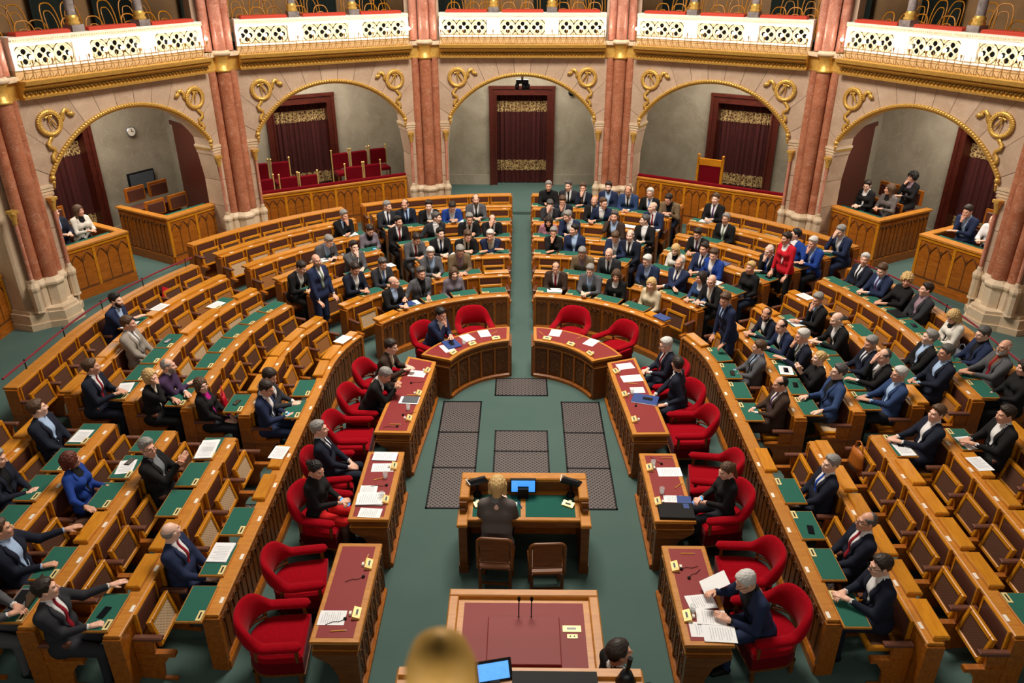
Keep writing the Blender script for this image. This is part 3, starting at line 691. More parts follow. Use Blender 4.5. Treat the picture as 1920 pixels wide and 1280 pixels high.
def bench_desk(side, blk, k, last, kind):
    R = RK(k); a0, a1 = block_limits(side, blk, R)
    if kind == 'front_side': a0, a1 = block_limits(side, 'S1', R)[0], block_limits(side, 'S2', R)[1]
    P = path(side, a0, a1, R); zt = ZT(k); zb = ZT(k)-.80-.06 if k > 1 else 0
    (ox, oy), _ = pt(side, (a0+a1)/2, R)
    row = 'back rail' if last else ORD[k-1]+' row'
    t = thing('bench_desk', 'curved oak %s of the %s %s block' % (row+(' desk' if not last else ''), SN[side], BN[blk] if kind != 'front_side' else 'side'), 'desk', (ox, oy, 0), 0, 'bench desks in the horseshoe')
    Q = [((p[0]-ox, p[1]-oy), n) for p, n in P]
    MB().sweep(Q, [(-.035, zb), (.035, zb), (.035, zt-.03), (-.035, zt-.03)]).ob('body', 'oak', t)
    w = (-.052, .12) if not last else (-.06, .16)
    MB().sweep(Q, [(w[0], zt-.035), (w[1], zt-.035), (w[1], zt-.008), (w[1]-.012, zt), (w[0]+.012, zt), (w[0], zt-.008)]).ob('ledge', 'oak_ledge', t)
    for (p, n) in (Q[0], Q[-1]):
        MB().box(-.03, .03, -.06, .12, zb, zt-.035).ob('end_post', 'oak', t, (p[0], p[1], 0), rz_of(n))
    if k == 1:
        MB().sweep(Q, [(-.075, 0), (-.03, 0), (-.03, .14), (-.05, .14), (-.075, .10)]).ob('plinth', 'oak', t)
        L0, L1 = arclen(a0, R), arclen(a1, R); n = int((L1-L0)/.27)
        for i in range(n):
            (x, y), nn = pt(side, arcinv(L0+(L1-L0)*(i+.5)/n, R), R-.04)
            o = ob('panel', FPAN, t, (x-ox, y-oy, .18), rz_of(nn)); ob('tracery', FPT, o)
            if i % 2: ob('lock', KEY, o, (.09, 0, .42))
    return t, ox, oy
def flap(t, ox, oy, side, blk, k, i, a):
    R = RK(k); (x, y), n = pt(side, a, R); zt = ZT(k)
    e = ob('flap', None, t, (x-ox, y-oy, zt), rz_of(n))
    FLAPS.append([side, blk, k, i, a, e, (x, y, zt), False, t])
    sg = 1 if side < 0 else -1
    ob('card', CRD, e, (.07, -.015, .0))
for side in (-1, 1):
    for blk, rows in (('B0', [1]), ('B1', range(2, 7)), ('B2', range(2, 7)), ('S1', range(1, 6)), ('S2', range(1, 6))):
        K = max(rows)
        for k in list(rows)+([K+1] if K > 1 else []):
            last = k == K+1 and blk != 'B0'
            if blk == 'S2' and k == 1: tt = S1D
            elif blk == 'S2' and k == 6: continue
            else:
                tt = bench_desk(side, blk, k, last, 'front_side' if (blk == 'S1' and k == 1) else '')
                if blk == 'S1' and k == 1: S1D = tt
            if last: continue
            sp_ = spots(side, blk, k)
            for i, a in enumerate(sp_):
                (x, y), n = pt(side, a, RK(k)+.58); z = ZF(k)
                if not in_view(x, y, z+.6, 240): continue
                flap(*tt, side, blk, k, i, a)
                SEATS.append([side, blk, k, i, a, (x, y, z), rz_of(n), None, len(sp_)])
    # velvet rope on short posts behind the side rail
    t = thing('velvet_rope', 'burgundy velvet rope on short posts behind the %s side rail' % SN[side], 'rope', (0, 0, 0))
    pts = path(side, 62.5, 106, RK(6)+.13)
    MB().tube([(p[0], p[1], ZT(6)+.13) for p, n in pts], .018, 6).ob('rope', 'burgundy_rope', t)
    for p, n in pts[1::6]: MB().tube([(p[0], p[1], ZT(6)-.01), (p[0], p[1], ZT(6)+.13)], .01, 6).sphere((p[0], p[1], ZT(6)+.15), .018, 6, 4).ob('post', 'black_metal', t)
# ================================================================== THE WELL OF THE CHAMBER
def vent(x0, x1, y0, y1, nrow, label):
    t = thing('floor_grille', label, 'grille', ((x0+x1)/2, (y0+y1)/2, 0)); hx, hy = (x1-x0)/2, (y1-y0)/2
    fr = MB().box(-hx, hx, -hy, -hy+.025, 0, .012).box(-hx, hx, hy-.025, hy, 0, .012).box(-hx, -hx+.025, -hy, hy, 0, .012).box(hx-.025, hx, -hy, hy, 0, .012)
    for i in range(1, nrow): y = -hy+2*hy*i/nrow; fr.box(-hx, hx, y-.015, y+.015, 0, .012)
    fr.ob('frame', 'black_metal', t)
    for i in range(nrow): MB().box(-hx+.02, hx-.02, -hy+2*hy*i/nrow+.01, -hy+2*hy*(i+1)/nrow-.01, .001, .006).ob('grille_panel', 'grille', t)
vent(-1.35, -.68, 8.86, 11.80, 3, 'long black floor grille left of the clerk desk')
vent(.68, 1.35, 8.86, 11.80, 3, 'long black floor grille right of the clerk desk')
vent(-.43, .43, 8.5, 10.88, 4, 'black floor grille in the middle behind the clerk desk')
vent(-.47, .47, 12.0, 12.64, 1, 'wide black floor grille before the two curved red desks')
for sx, nm in ((-1, 'left'), (1, 'right')):
    for i, (x, y) in enumerate(((3.72, 5.55), (3.7, 8.6), (3.72, 7.4), (2.62, 12.9))):
        t = thing('step_grille', 'small dark floor grille between %s benches, %s from the front' % (nm, ORD[i]), 'grille', (sx*x, y, floor_z(x, y)+.012))
        MB().box(-.16, .16, -.2, .2, 0, .01).ob('grille_panel', 'grille', t); MB().box(-.18, .18, -.22, -.2, 0, .014).box(-.18, .18, .2, .22, 0, .014).box(-.18, -.16, -.2, .2, 0, .014).box(.16, .18, -.2, .2, 0, .014).ob('frame', 'black_metal', t)
plain('felt_dark', (30, 88, 76), .9, noise=60, var=.1, spec=.2)
RP = MB().box(-.1, .1, -.008, .008, 0, .42).mesh('panel', 'oak_carved'); rpt = MB(); gothic(rpt, .19, .42, -.014, 1, r=.009)
for i in range(12): rpt.sphere((random.uniform(-.05, .05), -.01, .05+.025*i), .022, 5, 3, sc=(1, .5, 1))
RPT = rpt.mesh('carving', 'oak_dark')
UNIT = MB().prism([(-.045, 0), (.045, 0), (.03, .045), (-.045, .02)], -.075, .075, 'yz').mesh('case', 'brass'); UNW = MB().add([(-.05, -.043, .0225), (.05, -.043, .0225), (.05, .02, .0455), (-.05, .02, .0455)], [(0, 1, 2, 3)]).mesh('dial', 'brass_plate')
UDISP = MB().box(-.035, .035, -.02, .0, .033, .04).mesh('display', 'screen_dark'); UKEY = MB().box(-.02, .02, .05, .075, 0, .03).mesh('button', 'card')
MICB = MB().lathe([(0, 0), (.022, 0), (.018, .016), (0, .022)], 10).mesh('mic_base', 'black'); 
RTN = 0
def voting_unit(x, y, z, rz, label):
    t = thing('voting_unit', label, 'voting unit', (x, y, z), rz, 'brass voting units on the red desks'); ob('case', UNIT, t); ob('dial', UNW, t); ob('display', UDISP, t); ob('button', UKEY, t)
def red_table(label, inner, W=.5, units=3, side=1):
    """inner: [((x,y),(nx,ny))] front edge with normal pointing to the chairs"""
    (ox, oy) = inner[len(inner)//2][0]
    t = thing('red_desk', label, 'desk', (ox, oy, 0), 0, 'carved oak desks with red leather tops')
    Q = [((p[0]-ox, p[1]-oy), n) for p, n in inner]
    zt = .75
    MB().sweep(Q, [(-.02, zt-.04), (W, zt-.04), (W, zt-.008), (W-.01, zt), (-.01, zt), (-.02, zt-.008)]).ob('top', 'oak_ledge', t)
    # leather inset, drawn in from both ends
    def trim(Q, d):
        (p0, n0), (p1, n1) = Q[0], Q[-1]
        def mv(a, b, n, d):
            dx, dy = b[0]-a[0], b[1]-a[1]; l = math.hypot(dx, dy); return ((a[0]+dx/l*d, a[1]+dy/l*d), n)
        return [mv(Q[0][0], Q[1][0], Q[0][1], d)]+Q[1:-1]+[mv(Q[-1][0], Q[-2][0], Q[-1][1], d)]
    MB().sweep(trim(Q, .055), [(.05, zt-.001), (W-.055, zt-.001), (W-.055, zt+.003), (.05, zt+.003)]).ob('leather_top', 'red_leather', t)
    MB().sweep(trim(Q, .02), [(.01, zt-.13), (W-.03, zt-.13), (W-.03, zt-.04), (.01, zt-.04)]).ob('apron', 'oak_dark', t)
    MB().sweep(trim(Q, .01), [(-.005, zt-.145), (W-.01, zt-.145), (W-.01, zt-.13), (-.005, zt-.13)]).ob('moulding', 'oak_ledge', t)
    MB().sweep(trim(Q, .03), [(.03, 0), (.09, 0), (.09, zt-.14), (.03, zt-.14)]).ob('front', 'oak_dark', t)
    MB().sweep(Q, [(-.03, 0), (.12, 0), (.12, .07), (.0, .07), (-.03, .05)]).ob('plinth', 'oak', t)
    for j, (p, n) in enumerate((Q[0], Q[-1])):
        M = tr(p[0], p[1], 0) @ rotz(rz_of(n)); s = .0
        e = MB().prism([(.0, 0), (W*.45, 0), (W*.45, .3), (W*.6, .48), (W*.9, .58), (W*.95, zt-.14), (.0, zt-.14)], -.04, .04, 'yz', M=tr(p[0], p[1], 0) @ rotz(rz_of(n)) @ tr((.05 if j == (0 if side > 0 else 1) else -.05)*0, 0, 0))
        e.ob('end_bracket', 'oak_dark', t)
    # carved panels along the front
    cum = [0]
    for (p, _), (q, _) in zip(Q, Q[1:]): cum.append(cum[-1]+math.hypot(q[0]-p[0], q[1]-p[1]))
    def at(s):
        for i in range(len(Q)-1):
            if s <= cum[i+1]:
                f = (s-cum[i])/(cum[i+1]-cum[i]); a, b = Q[i], Q[i+1]
                n = (a[1][0]*(1-f)+b[1][0]*f, a[1][1]*(1-f)+b[1][1]*f); l = math.hypot(*n); return (a[0][0]*(1-f)+b[0][0]*f, a[0][1]*(1-f)+b[0][1]*f), (n[0]/l, n[1]/l)
        return Q[-1]
    n = max(3, int(cum[-1]/.23)); 
    for i in range(n):
        (x, y), nn = at(cum[-1]*(i+.5)/n); o = ob('panel', RP, t, (x+nn[0]*.02, y+nn[1]*.02, .12), rz_of(nn)); ob('carving', RPT, o)
        (x, y), nn = at(cum[-1]*(i)/n+.001)
        MB().box(-.018, .018, -.0, .05, .07, zt-.14).ob('stile', 'oak', t, (x, y, 0), rz_of(nn))
    for i in range(units):
        (x, y), nn = at(cum[-1]*(i+.5)/units)
        voting_unit(ox+x+nn[0]*.075, oy+y+nn[1]*.075, zt+.003, rz_of(nn), 'small brass voting unit, %s on the %s' % (ORD[i], label.replace('carved oak desk with red leather top, ', '')))
    return t
for sd in (-1, 1):
    s = SN[sd]; C0 = 11.42
    a0, a1 = 10.0, 68.0; pts = []
    for i in range(15):
        a = rad(a0+(a1-a0)*i/14); nx, ny = sd*math.sin(a), math.cos(a); R_ = 1.32
        pts.append(((nx*R_, C0+ny*R_), (nx, ny)))
    pts[0] = ((sd*.22, pts[0][0][1]), (0, 1))
    red_table('carved oak desk with red leather top, %s curved one at the aisle' % s, pts, .56, 3, sd)
    ctl = [(1.47, 11.86), (1.50, 11.3), (1.545, 10.75), (1.59, 10.2), (1.625, 9.64)]
    nr = [(.93, .36), (.98, .2), (.996, .09), (1, .06), (1, .03)]; nr = [(x/math.hypot(x, y), y/math.hypot(x, y)) for x, y in nr]
    red_table('carved oak desk with red leather top, %s bent one by the side benches' % s, [((sd*x, y), (sd*nx, ny)) for (x, y), (nx, ny) in zip(ctl, nr)], .52, 3, -sd)
    red_table('carved oak desk with red leather top, %s straight middle one' % s, [((sd*1.65, 9.16), (sd, 0)), ((sd*1.65, 8.4), (sd, 0)), ((sd*1.65, 7.70), (sd, 0))], .49, 2, -sd)
    red_table('carved oak desk with red leather top, %s straight front one' % s, [((sd*1.66, 7.26), (sd, 0)), ((sd*1.66, 6.5), (sd, 0)), ((sd*1.66, 5.78), (sd, 0))], .49, 2, -sd)
# --- red velvet tub chairs
def tub():
    m = MB(); n = 60; vs = []; K = 12
    for i in range(n+1):
        f = -1+2*i/n; af = abs(f)
        # plan: U shape; back round, arms straight forwards (towards -y)
        if af < .56: a = f/.56*PI/2; x, y = .31*math.sin(a), .02+.27*math.cos(a); nx, ny = math.sin(a), math.cos(a)
        else: q = (af-.56)/.44; x, y = math.copysign(.31, f), .02-.36*q; nx, ny = math.copysign(1, f), 0
        up = max(0, 1-(af/.52)**2) if af < .52 else 0
        up = .5-.5*math.cos(PI*up)
        top = .655+.23*up; bot = .565-.03*up-.0*af; th = .055+.01*(1-up); o = .06*up
        e_ = 1 if af < .93 else math.sqrt(max(.02, 1-((af-.93)/.07)**2))
        for k in range(K):
            a = 2*PI*k/K; zz = (top+bot)/2+(top-bot)/2*math.sin(a)*e_; rr = th*math.cos(a)*e_+o*((zz-bot)/(top-bot))
            vs.append((x+nx*rr, y+ny*rr, zz))
    fs = [(i*K+k, i*K+(k+1) % K, (i+1)*K+(k+1) % K, (i+1)*K+k) for i in range(n) for k in range(K)]
    m.add(vs, fs, True); m.add(vs[:K], [tuple(range(K))]); m.add(vs[-K:], [tuple(range(K))]); return m.mesh('back_and_arms', 'velvet')
TUB = tub()
def seat_outline(s=1.0):
    return [(-.30*s, -.33*s), (.30*s, -.33*s)]+[(.30*s*math.cos(PI*i/12), .02+.26*s*math.sin(PI*i/12)) for i in range(13)]
cu = MB(); o1, o2 = seat_outline(1), seat_outline(.9); n = len(o1)
cu.add([(x, y, .38) for x, y in o1]+[(x, y, .455) for x, y in o1]+[(x, y, .48) for x, y in o2], [tuple(range(n))[::-1], tuple(range(2*n, 3*n))]+[(i, (i+1) % n, n+(i+1) % n, n+i) for i in range(n)]+[(n+i, n+(i+1) % n, 2*n+(i+1) % n, 2*n+i) for i in range(n)])
CUSH = cu.mesh('seat_cushion', 'velvet'); SKIRT = MB().prism(seat_outline(.985), .22, .38).mesh('skirt', 'velvet_dark'); SRIM = MB().prism(seat_outline(1.02), .195, .22).mesh('seat_rim', 'oak_dark')
TLEG = MB().lathe([(.022, 0), (.03, .04), (.024, .1), (.034, .2)], 8).mesh('leg', 'oak_dark'); TPOST = MB().tube([(0, 0, .38), (0, 0, .59)], .022, 6).mesh('arm_post', 'oak_dark')
SLAT = MB().tube([(.24*math.sin(a), .03+.27*math.cos(a), .53) for a in [rad(-70+14*i) for i in range(11)]], .02, 5).mesh('back_slat', 'oak_dark')
CHN = [0]
def tub_chair(x, y, face, label):
    """face: direction the sitter looks, degrees counter-clockwise from -y"""
    t = thing('tub_armchair', label, 'armchair', (x, y, 0), rad(face), 'red velvet tub armchairs')
    ob('back_and_arms', TUB, t); ob('seat_cushion', CUSH, t); ob('skirt', SKIRT, t); ob('seat_rim', SRIM, t); ob('back_slat', SLAT, t)
    for q in (-1, 1):
        ob('arm_post', TPOST, t, (q*.29, -.27, 0)); ob('leg', TLEG, t, (q*.25, -.27, 0)); ob('leg', TLEG, t, (q*.2, .2, 0)); ob('arm_post', TPOST, t, (q*.25, .15, 0))
CH = {}
for key, x, y, f, lb in (
    ('L1', -1.66, 12.98, 55, 'red velvet armchair under the man in navy with hand on cheek'), ('L2', -.90, 13.62, 14, 'empty red velvet armchair at the left curved red desk'),
    ('R2', .95, 13.62, -20, 'empty red velvet armchair nearest the aisle at the right curved desk'), ('R1', 1.76, 13.05, -52, 'empty red velvet armchair at the far end of the right curved desk'),
    ('La', -2.44, 11.55, 80, 'red velvet armchair under the man in the brown jacket'), ('Lb', -2.52, 10.72, 86, 'red velvet armchair under the grey-haired man with clasped hands'),
    ('Lc', -2.58, 9.92, 92, 'empty red velvet armchair at the near end of the left bent desk'),
    ('Ld', -2.66, 8.98, 98, 'red velvet armchair under the grey-haired man left of the middle desk'), ('Le', -2.60, 8.12, 80, 'red velvet armchair under the woman in the red skirt'),
    ('Lf', -2.60, 6.98, 100, 'empty red velvet armchair at the far end of the left front desk'), ('Lg', -2.62, 6.12, 95, 'empty red velvet armchair at the near end of the left front desk'),
    ('Ra', 2.42, 11.62, -80, 'red velvet armchair under the white-haired man with phone'), ('Rb', 2.52, 10.85, -66, 'red velvet armchair under the man turning his back'),
    ('Rc', 2.58, 10.12, -88, 'empty red velvet armchair at the near end of the right bent desk'),
    ('Rd', 2.66, 8.98, -98, 'empty red velvet armchair at the far end of the right middle desk'), ('Re', 2.60, 8.22, -82, 'red velvet armchair under the woman with the ponytail'),
    ('Rf', 2.66, 7.12, -92, 'empty red velvet armchair at the far end of the right front desk'), ('Rg', 2.68, 6.28, -80, 'red velvet armchair under the white-haired man reading papers')):
    tub_chair(x, y, f, lb); CH[key] = (x, y, f)
# --- clerk's desk
t = thing('clerk_desk', 'oak clerk desk with green writing top and raised gallery in the middle', 'desk', (.03, 7.95, 0))
MB().bbox(-.80, .80, .33, .47, .90, .95, .012).ob('gallery_top', 'oak_ledge', t)
for q in (-1, 1):
    MB().bbox(*sorted((q*.68, q*.80)), -.06, .33, .90, .95, .012).ob('gallery_wing', 'oak_ledge', t)
    MB().box(*sorted((q*.70, q*.79)), -.03, .42, .70, .90).ob('wing_side', 'oak', t)
    MB().bbox(*sorted((q*.69, q*.82)), -.36, -.05, .72, .76, .01).ob('arm_top', 'oak_ledge', t)
    MB().box(*sorted((q*.71, q*.80)), -.10, -.02, .76, .90).lathe([(.03, -.035), (.03, .035)], 10, tr(q*.755, -.11, .80) @ roty(PI/2)).ob('scroll', 'oak_dark', t)
    MB().box(*sorted((q*.70, q*.80)), -.34, -.24, 0, .72).box(*sorted((q*.69, q*.81)), -.35, -.23, 0, .12).ob('leg', 'oak_dark', t)
    MB().box(*sorted((q*.70, q*.80)), -.24, .44, .0, .72).ob('side_panel', 'oak_dark', t)
MB().box(-.78, .78, .40, .46, 0, .90).ob('back_panel', 'oak', t)
MB().box(-.72, .72, .36, .40, .74, .90).ob('inner_back', 'oak_dark', t)
MB().bbox(-.72, .72, -.22, .40, .70, .73, .008).ob('writing_top', 'oak_ledge', t)
for x0, x1 in ((-.64, -.04), (.02, .64)): MB().box(x0, x1, -.16, .28, .7295, .733).ob('felt', 'felt_dark', t)
MB().box(-.72, .72, -.20, -.17, .60, .70).ob('drawer_front', 'oak_dark', t)
CBACK = MB(); cbp = [(-.2, .46)]+[(-.2+.06*(1-math.cos(PI/2*i/4)), .84+.06*math.sin(PI/2*i/4)) for i in range(5)]+[(.2-.06*(1-math.sin(PI/2*i/4)), .84+.06*math.cos(PI/2*i/4)) for i in range(5)]+[(.2, .46)]
CBACK.prism([(x*.86, .56+(z-.46)*.78) for x, z in cbp], -.215, -.195, 'xz'); CBP = CBACK.mesh('back_panel', 'chair_wood')
CBF = MB().tube([(x, -.205, z) for x, z in cbp], .022, 6).tube([(-.2, -.205, .56), (.2, -.205, .56)], .018, 6).mesh('back_frame', 'oak_dark')
CSEAT = MB().bbox(-.21, .21, -.2, .22, .43, .47, .015).mesh('seat', 'chair_wood'); CLEG = MB().box(-.018, .018, -.018, .018, 0, .45).mesh('leg', 'oak_dark'); CSTR = MB().box(-.19, .19, -.01, .01, .2, .23).mesh('stretcher', 'oak_dark')
for x, y, r, lb in ((-.30, 7.38, -4, 'wooden chair with rounded back under the clerk'), (.29, 7.30, 3, 'empty wooden chair with rounded back at the clerk desk')):
    t = thing('wooden_chair', lb, 'chair', (x, y, 0), rad(r)); ob('back_panel', CBP, t); ob('back_frame', CBF, t); ob('seat', CSEAT, t)
    for sx in (-.18, .18):
        for sy in (-.19, .19): ob('leg', CLEG, t, (sx, sy, 0))
    ob('stretcher', CSTR, t, (0, -.19, 0)); ob('stretcher', CSTR, t, (0, .19, .05))
t = thing('desk_monitor', 'small bright monitor on the clerk desk', 'monitor', (.02, 8.24, .735))
MB().box(-.165, .165, -.02, .02, .04, .24).ob('bezel', 'black', t); MB().box(-.15, .15, -.023, -.02, .055, .23).ob('screen', 'screen_blue', t); MB().box(-.07, .07, -.09, -.02, 0, .14).ob('stand', 'black', t)
for q, s in ((-1, 'left'), (1, 'right')):
    t = thing('desk_lamp', 'black desk lamp on the %s end of the clerk desk' % s, 'lamp', (.03+q*.60, 8.22, .733), rad(-q*25))
    MB().lathe([(0, 0), (.06, 0), (.05, .03), (.015, .04), (.015, .2)], 10).ob('base', 'black', t); MB().bbox(-.13, .13, -.05, .05, .2, .26, .03).ob('shade', 'black_metal', t)
    MB().tube([(-.1, .05, .25), (-.14, .02, .27), (-.12, -.07, .24)], .008, 5).ob('cable', 'card', t)
    voting_unit(.03+q*.56, 8.02, .734, rad(-q*28), 'brass voting unit on the %s end of the clerk desk' % s)
# --- speaker's rostrum
t = thing('rostrum', 'oak rostrum with recessed red leather top at the bottom centre', 'lectern', (.02, 5.62, 0)); z = 1.10
fr = MB()
for x0, x1, y0, y1 in ((-.76, .76, .46, .56), (-.76, -.66, -.50, .46), (.66, .76, -.50, .46), (-.76, .76, -.56, -.50)): fr.bbox(x0, x1, y0, y1, z-.05, z, .012)
fr.ob('rim', 'oak_ledge', t)
MB().box(-.66, .66, -.50, .46, z-.07, z-.045).ob('recess', 'oak_ledge', t); MB().box(-.60, .60, -.46, .40, z-.0455, z-.040).ob('leather_top', 'red_leather', t)
MB().box(-.72, .72, -.52, .52, .1, z-.05).ob('body', 'oak_dark', t); MB().box(-.75, .75, -.55, .55, 0, .1).ob('plinth', 'oak', t)
MB().bbox(-.35, .35, -.42, .17, z-.041, z+.01, .008).ob('book_rest', 'red_leather', t)
for x in (-.05, .075):
    m_ = thing('gooseneck_microphone', 'black gooseneck microphone, %s one on the rostrum' % ('left' if x < 0 else 'right'), 'microphone', (x+.02, 5.62+.17, z-.04))
    MB().lathe([(0, 0), (.035, 0), (.03, .02), (0, .03)], 12).ob('foot', 'black_metal', m_); MB().tube([(0, 0, .02), (0, .0, .14), (.002, .03, .22)], .006, 6).ob('neck', 'black', m_); MB().sphere((.002, .04, .24), .018, 8, 5, sc=(1, 1, 1.8)).ob('head', 'black', m_)
for y0, y1, x0, x1, nm in ((.02, .10, .38, .56, 'display'), (-.06, -.01, .42, .52, 'socket')):
    m_ = thing('brass_plate', 'brass %s plate on the right of the rostrum' % nm, 'plate', (.02+(x0+x1)/2, 5.62+(y0+y1)/2, z-.04)); MB().box((x0-x1)/2, (x1-x0)/2, (y0-y1)/2, (y1-y0)/2, 0, .006).ob('plate', 'brass_plate', m_)
    if nm == 'display': MB().box(-.05, .04, -.012, .014, .006, .008).ob('window', 'screen_dark', m_)
    else: MB().lathe([(0, .008), (.008, .008), (.008, .006)], 8, tr(-.02, 0, 0)).lathe([(0, .008), (.008, .008), (.008, .006)], 8, tr(.02, 0, 0)).ob('socket', 'black', m_)
# --- president's desk at the very bottom, with monitor, screen, bell
t = thing('president_desk', 'oak president desk at the bottom edge below the rostrum', 'desk', (-.02, 4.32, 0)); z = 1.75
MB().bbox(-1.0, 1.0, -.3, .28, z-.05, z, .015).ob('top', 'oak_ledge', t); MB().box(-.95, .95, -.25, .22, .4, z-.05).ob('body', 'oak_dark', t); MB().box(-1.0, 1.0, -.3, .25, 0, .4).ob('dais', 'oak', t)
MB().box(-.98, .98, .18, .26, z, z+.03).ob('edge_rail', 'oak_ledge', t)
t = thing('wide_screen', 'wide dark screen lying at the bottom edge', 'screen', (.26, 4.47, z)); MB().box(-.34, .34, -.12, .06, 0, .05).ob('case', 'black', t)
t = thing('small_screen', 'small tilted blue screen at the bottom edge', 'screen', (-.22, 4.46, z)); M_ = rotz(rad(12)) @ rotx(rad(-40))
MB().box(-.15, .15, -.01, .02, .0, .17, M=M_).ob('bezel', 'black', t); MB().box(-.125, .125, -.013, -.009, .02, .15, M=M_).ob('screen', 'screen_blue', t); MB().box(-.04, .04, -.02, .1, 0, .02).ob('foot', 'black', t)
t = thing('hand_bell', 'dark bronze hand bell at the bottom right', 'bell', (.83, 4.47, z)); MB().lathe([(.085, 0), (.08, .02), (.06, .07), (.045, .11), (0, .13)], 14).ob('cup', 'black_metal', t); MB().tube([(0, 0, .12), (.01, 0, .17), (.02, 0, .27)], [.012, .018, .022], 8).ob('handle', 'black', t)
# --- finial on the parapet right before the camera
Q = Vector((-.132, .72, 6.2))
t = thing('gilded_finial', 'blurred gilded finial close to the camera at the bottom', 'finial', (Q.x, Q.y, 5.85))
plain('finial_gold', (214, 166, 78), .55, .1, noise=26, var=.4)
MB().lathe([(0, .385), (.018, .38), (.036, .362), (.046, .33), (.047, .30), (.042, .26), (.03, .2), (.022, .15), (.04, .1), (.045, .05), (.05, 0), (0, 0)], 24).ob('knob', 'finial_gold', t)
struct('parapet_front', MB().box(-1.6, 1.6, .55, .86, 5.0, 5.85).ob('parapet_front', 'parapet_stone'))
# ================================================================== PEOPLE
def surfnet(F, o, h):
    """naive surface nets on a signed-distance grid -> vertices, quads"""
    S = F < 0; sh = [(i, j, k) for i in (0, 1) for j in (0, 1) for k in (0, 1)]
    n0, n1, n2 = F.shape
    def cut(A, d): return A[d[0]:n0-1+d[0], d[1]:n1-1+d[1], d[2]:n2-1+d[2]]
    cnt = sum(cut(S, d).astype(np.int8) for d in sh); mask = (cnt > 0) & (cnt < 8)
    ijk = np.argwhere(mask); idx = np.full(mask.shape, -1, np.int64); idx[mask] = np.arange(len(ijk))
    V = np.stack([cut(F, d)[mask] for d in sh], 1); P = np.zeros((len(ijk), 3)); C = np.zeros(len(ijk)); so = np.array(sh, float)
    for a in range(8):
        for b in range(a+1, 8):
            if np.abs(so[a]-so[b]).sum() != 1: continue
            m = (V[:, a] < 0) != (V[:, b] < 0)
            t = np.where(m, V[:, a]/np.where(m, V[:, a]-V[:, b], 1), 0)
            P += m[:, None]*(so[a]+(so[b]-so[a])*t[:, None]); C += m
    verts = (ijk+P/C[:, None])*h+np.array(o); quads = []
    for ax in range(3):
        u, v = [(1, 2), (2, 0), (0, 1)][ax]
        sl0 = [slice(1, -1)]*3; sl1 = [slice(1, -1)]*3; sl0[ax] = slice(0, -1); sl1[ax] = slice(1, None)
        a, b = S[tuple(sl0)], S[tuple(sl1)]
        for flip, mm in ((0, a & ~b), (1, ~a & b)):
            e = np.argwhere(mm)
            if not len(e): continue
            e = e+1; e[:, ax] -= 1
            def cell(du, dv):
                q = e.copy(); q[:, u] += du; q[:, v] += dv; return idx[q[:, 0], q[:, 1], q[:, 2]]
            q = np.stack([cell(-1, -1), cell(0, -1), cell(0, 0), cell(-1, 0)], 1)
            quads.append(q[:, ::-1] if flip else q)
    q = np.concatenate(quads); q = q[(q >= 0).all(1)]
    return verts, q, ijk
class SDF:
    def __init__(s, lo, hi, h):
        s.h = h; s.o = np.array(lo, float); n = np.ceil((np.array(hi)-s.o)/h).astype(int)+1
        s.ax = [s.o[i]+h*np.arange(n[i]) for i in range(3)]; s.F = np.full(n, .12, np.float32); s.D = np.full(n, 9., np.float32); s.L = np.zeros(n, np.int8)
    def sub(s, lo, hi):
        sl = []
        for i in range(3):
            a = int(max(0, math.floor((lo[i]-s.o[i])/s.h))); b = int(min(len(s.ax[i]), math.ceil((hi[i]-s.o[i])/s.h)+1)); sl.append(slice(a, max(a, b)))
        g = np.meshgrid(*[s.ax[i][sl[i]] for i in range(3)], indexing='ij'); return tuple(sl), g
    def put(s, sl, d, lab, k, op='u'):
        f = s.F[sl]
        if f.size == 0: return
        if op == 'u':
            hh = np.clip(.5+.5*(f-d)/k, 0, 1); s.F[sl] = f*(1-hh)+d*hh-k*hh*(1-hh)
            m = d < s.D[sl]; s.D[sl] = np.where(m, d, s.D[sl]); s.L[sl] = np.where(m, lab, s.L[sl])
        else:
            hh = np.clip(.5-.5*(f+d)/k, 0, 1); s.F[sl] = f*(1-hh)-d*hh+k*hh*(1-hh)
    def cap(s, a, b, ra, rb, lab=0, k=.03, fl=1.0):
        a, b = np.array(a, float), np.array(b, float); R = max(ra, rb)+.1
        sl, (X, Y, Z) = s.sub(np.minimum(a, b)-R, np.maximum(a, b)+R)
        ab = b-a; L2 = float(ab @ ab)+1e-9
        t = np.clip(((X-a[0])*ab[0]+(Y-a[1])*ab[1]+(Z-a[2])*ab[2])/L2, 0, 1)
        d = np.sqrt((X-a[0]-t*ab[0])**2+((Y-a[1]-t*ab[1])*fl)**2+(Z-a[2]-t*ab[2])**2)-(ra+(rb-ra)*t)
        s.put(sl, d, lab, k); return s
    def ell(s, c, r, lab=0, k=.02, op='u', M=None):
        R = max(r)+.08; sl, (X, Y, Z) = s.sub(np.array(c)-R, np.array(c)+R)
        q = np.sqrt(((X-c[0])/r[0])**2+((Y-c[1])/r[1])**2+((Z-c[2])/r[2])**2); d = (q-1)*min(r)
        s.put(sl, d, lab, k, op); return s
    def out(s):
        v, q, ijk = surfnet(s.F, s.o, s.h); lab = s.L[ijk[:, 0], ijk[:, 1], ijk[:, 2]]; return v, q, lab
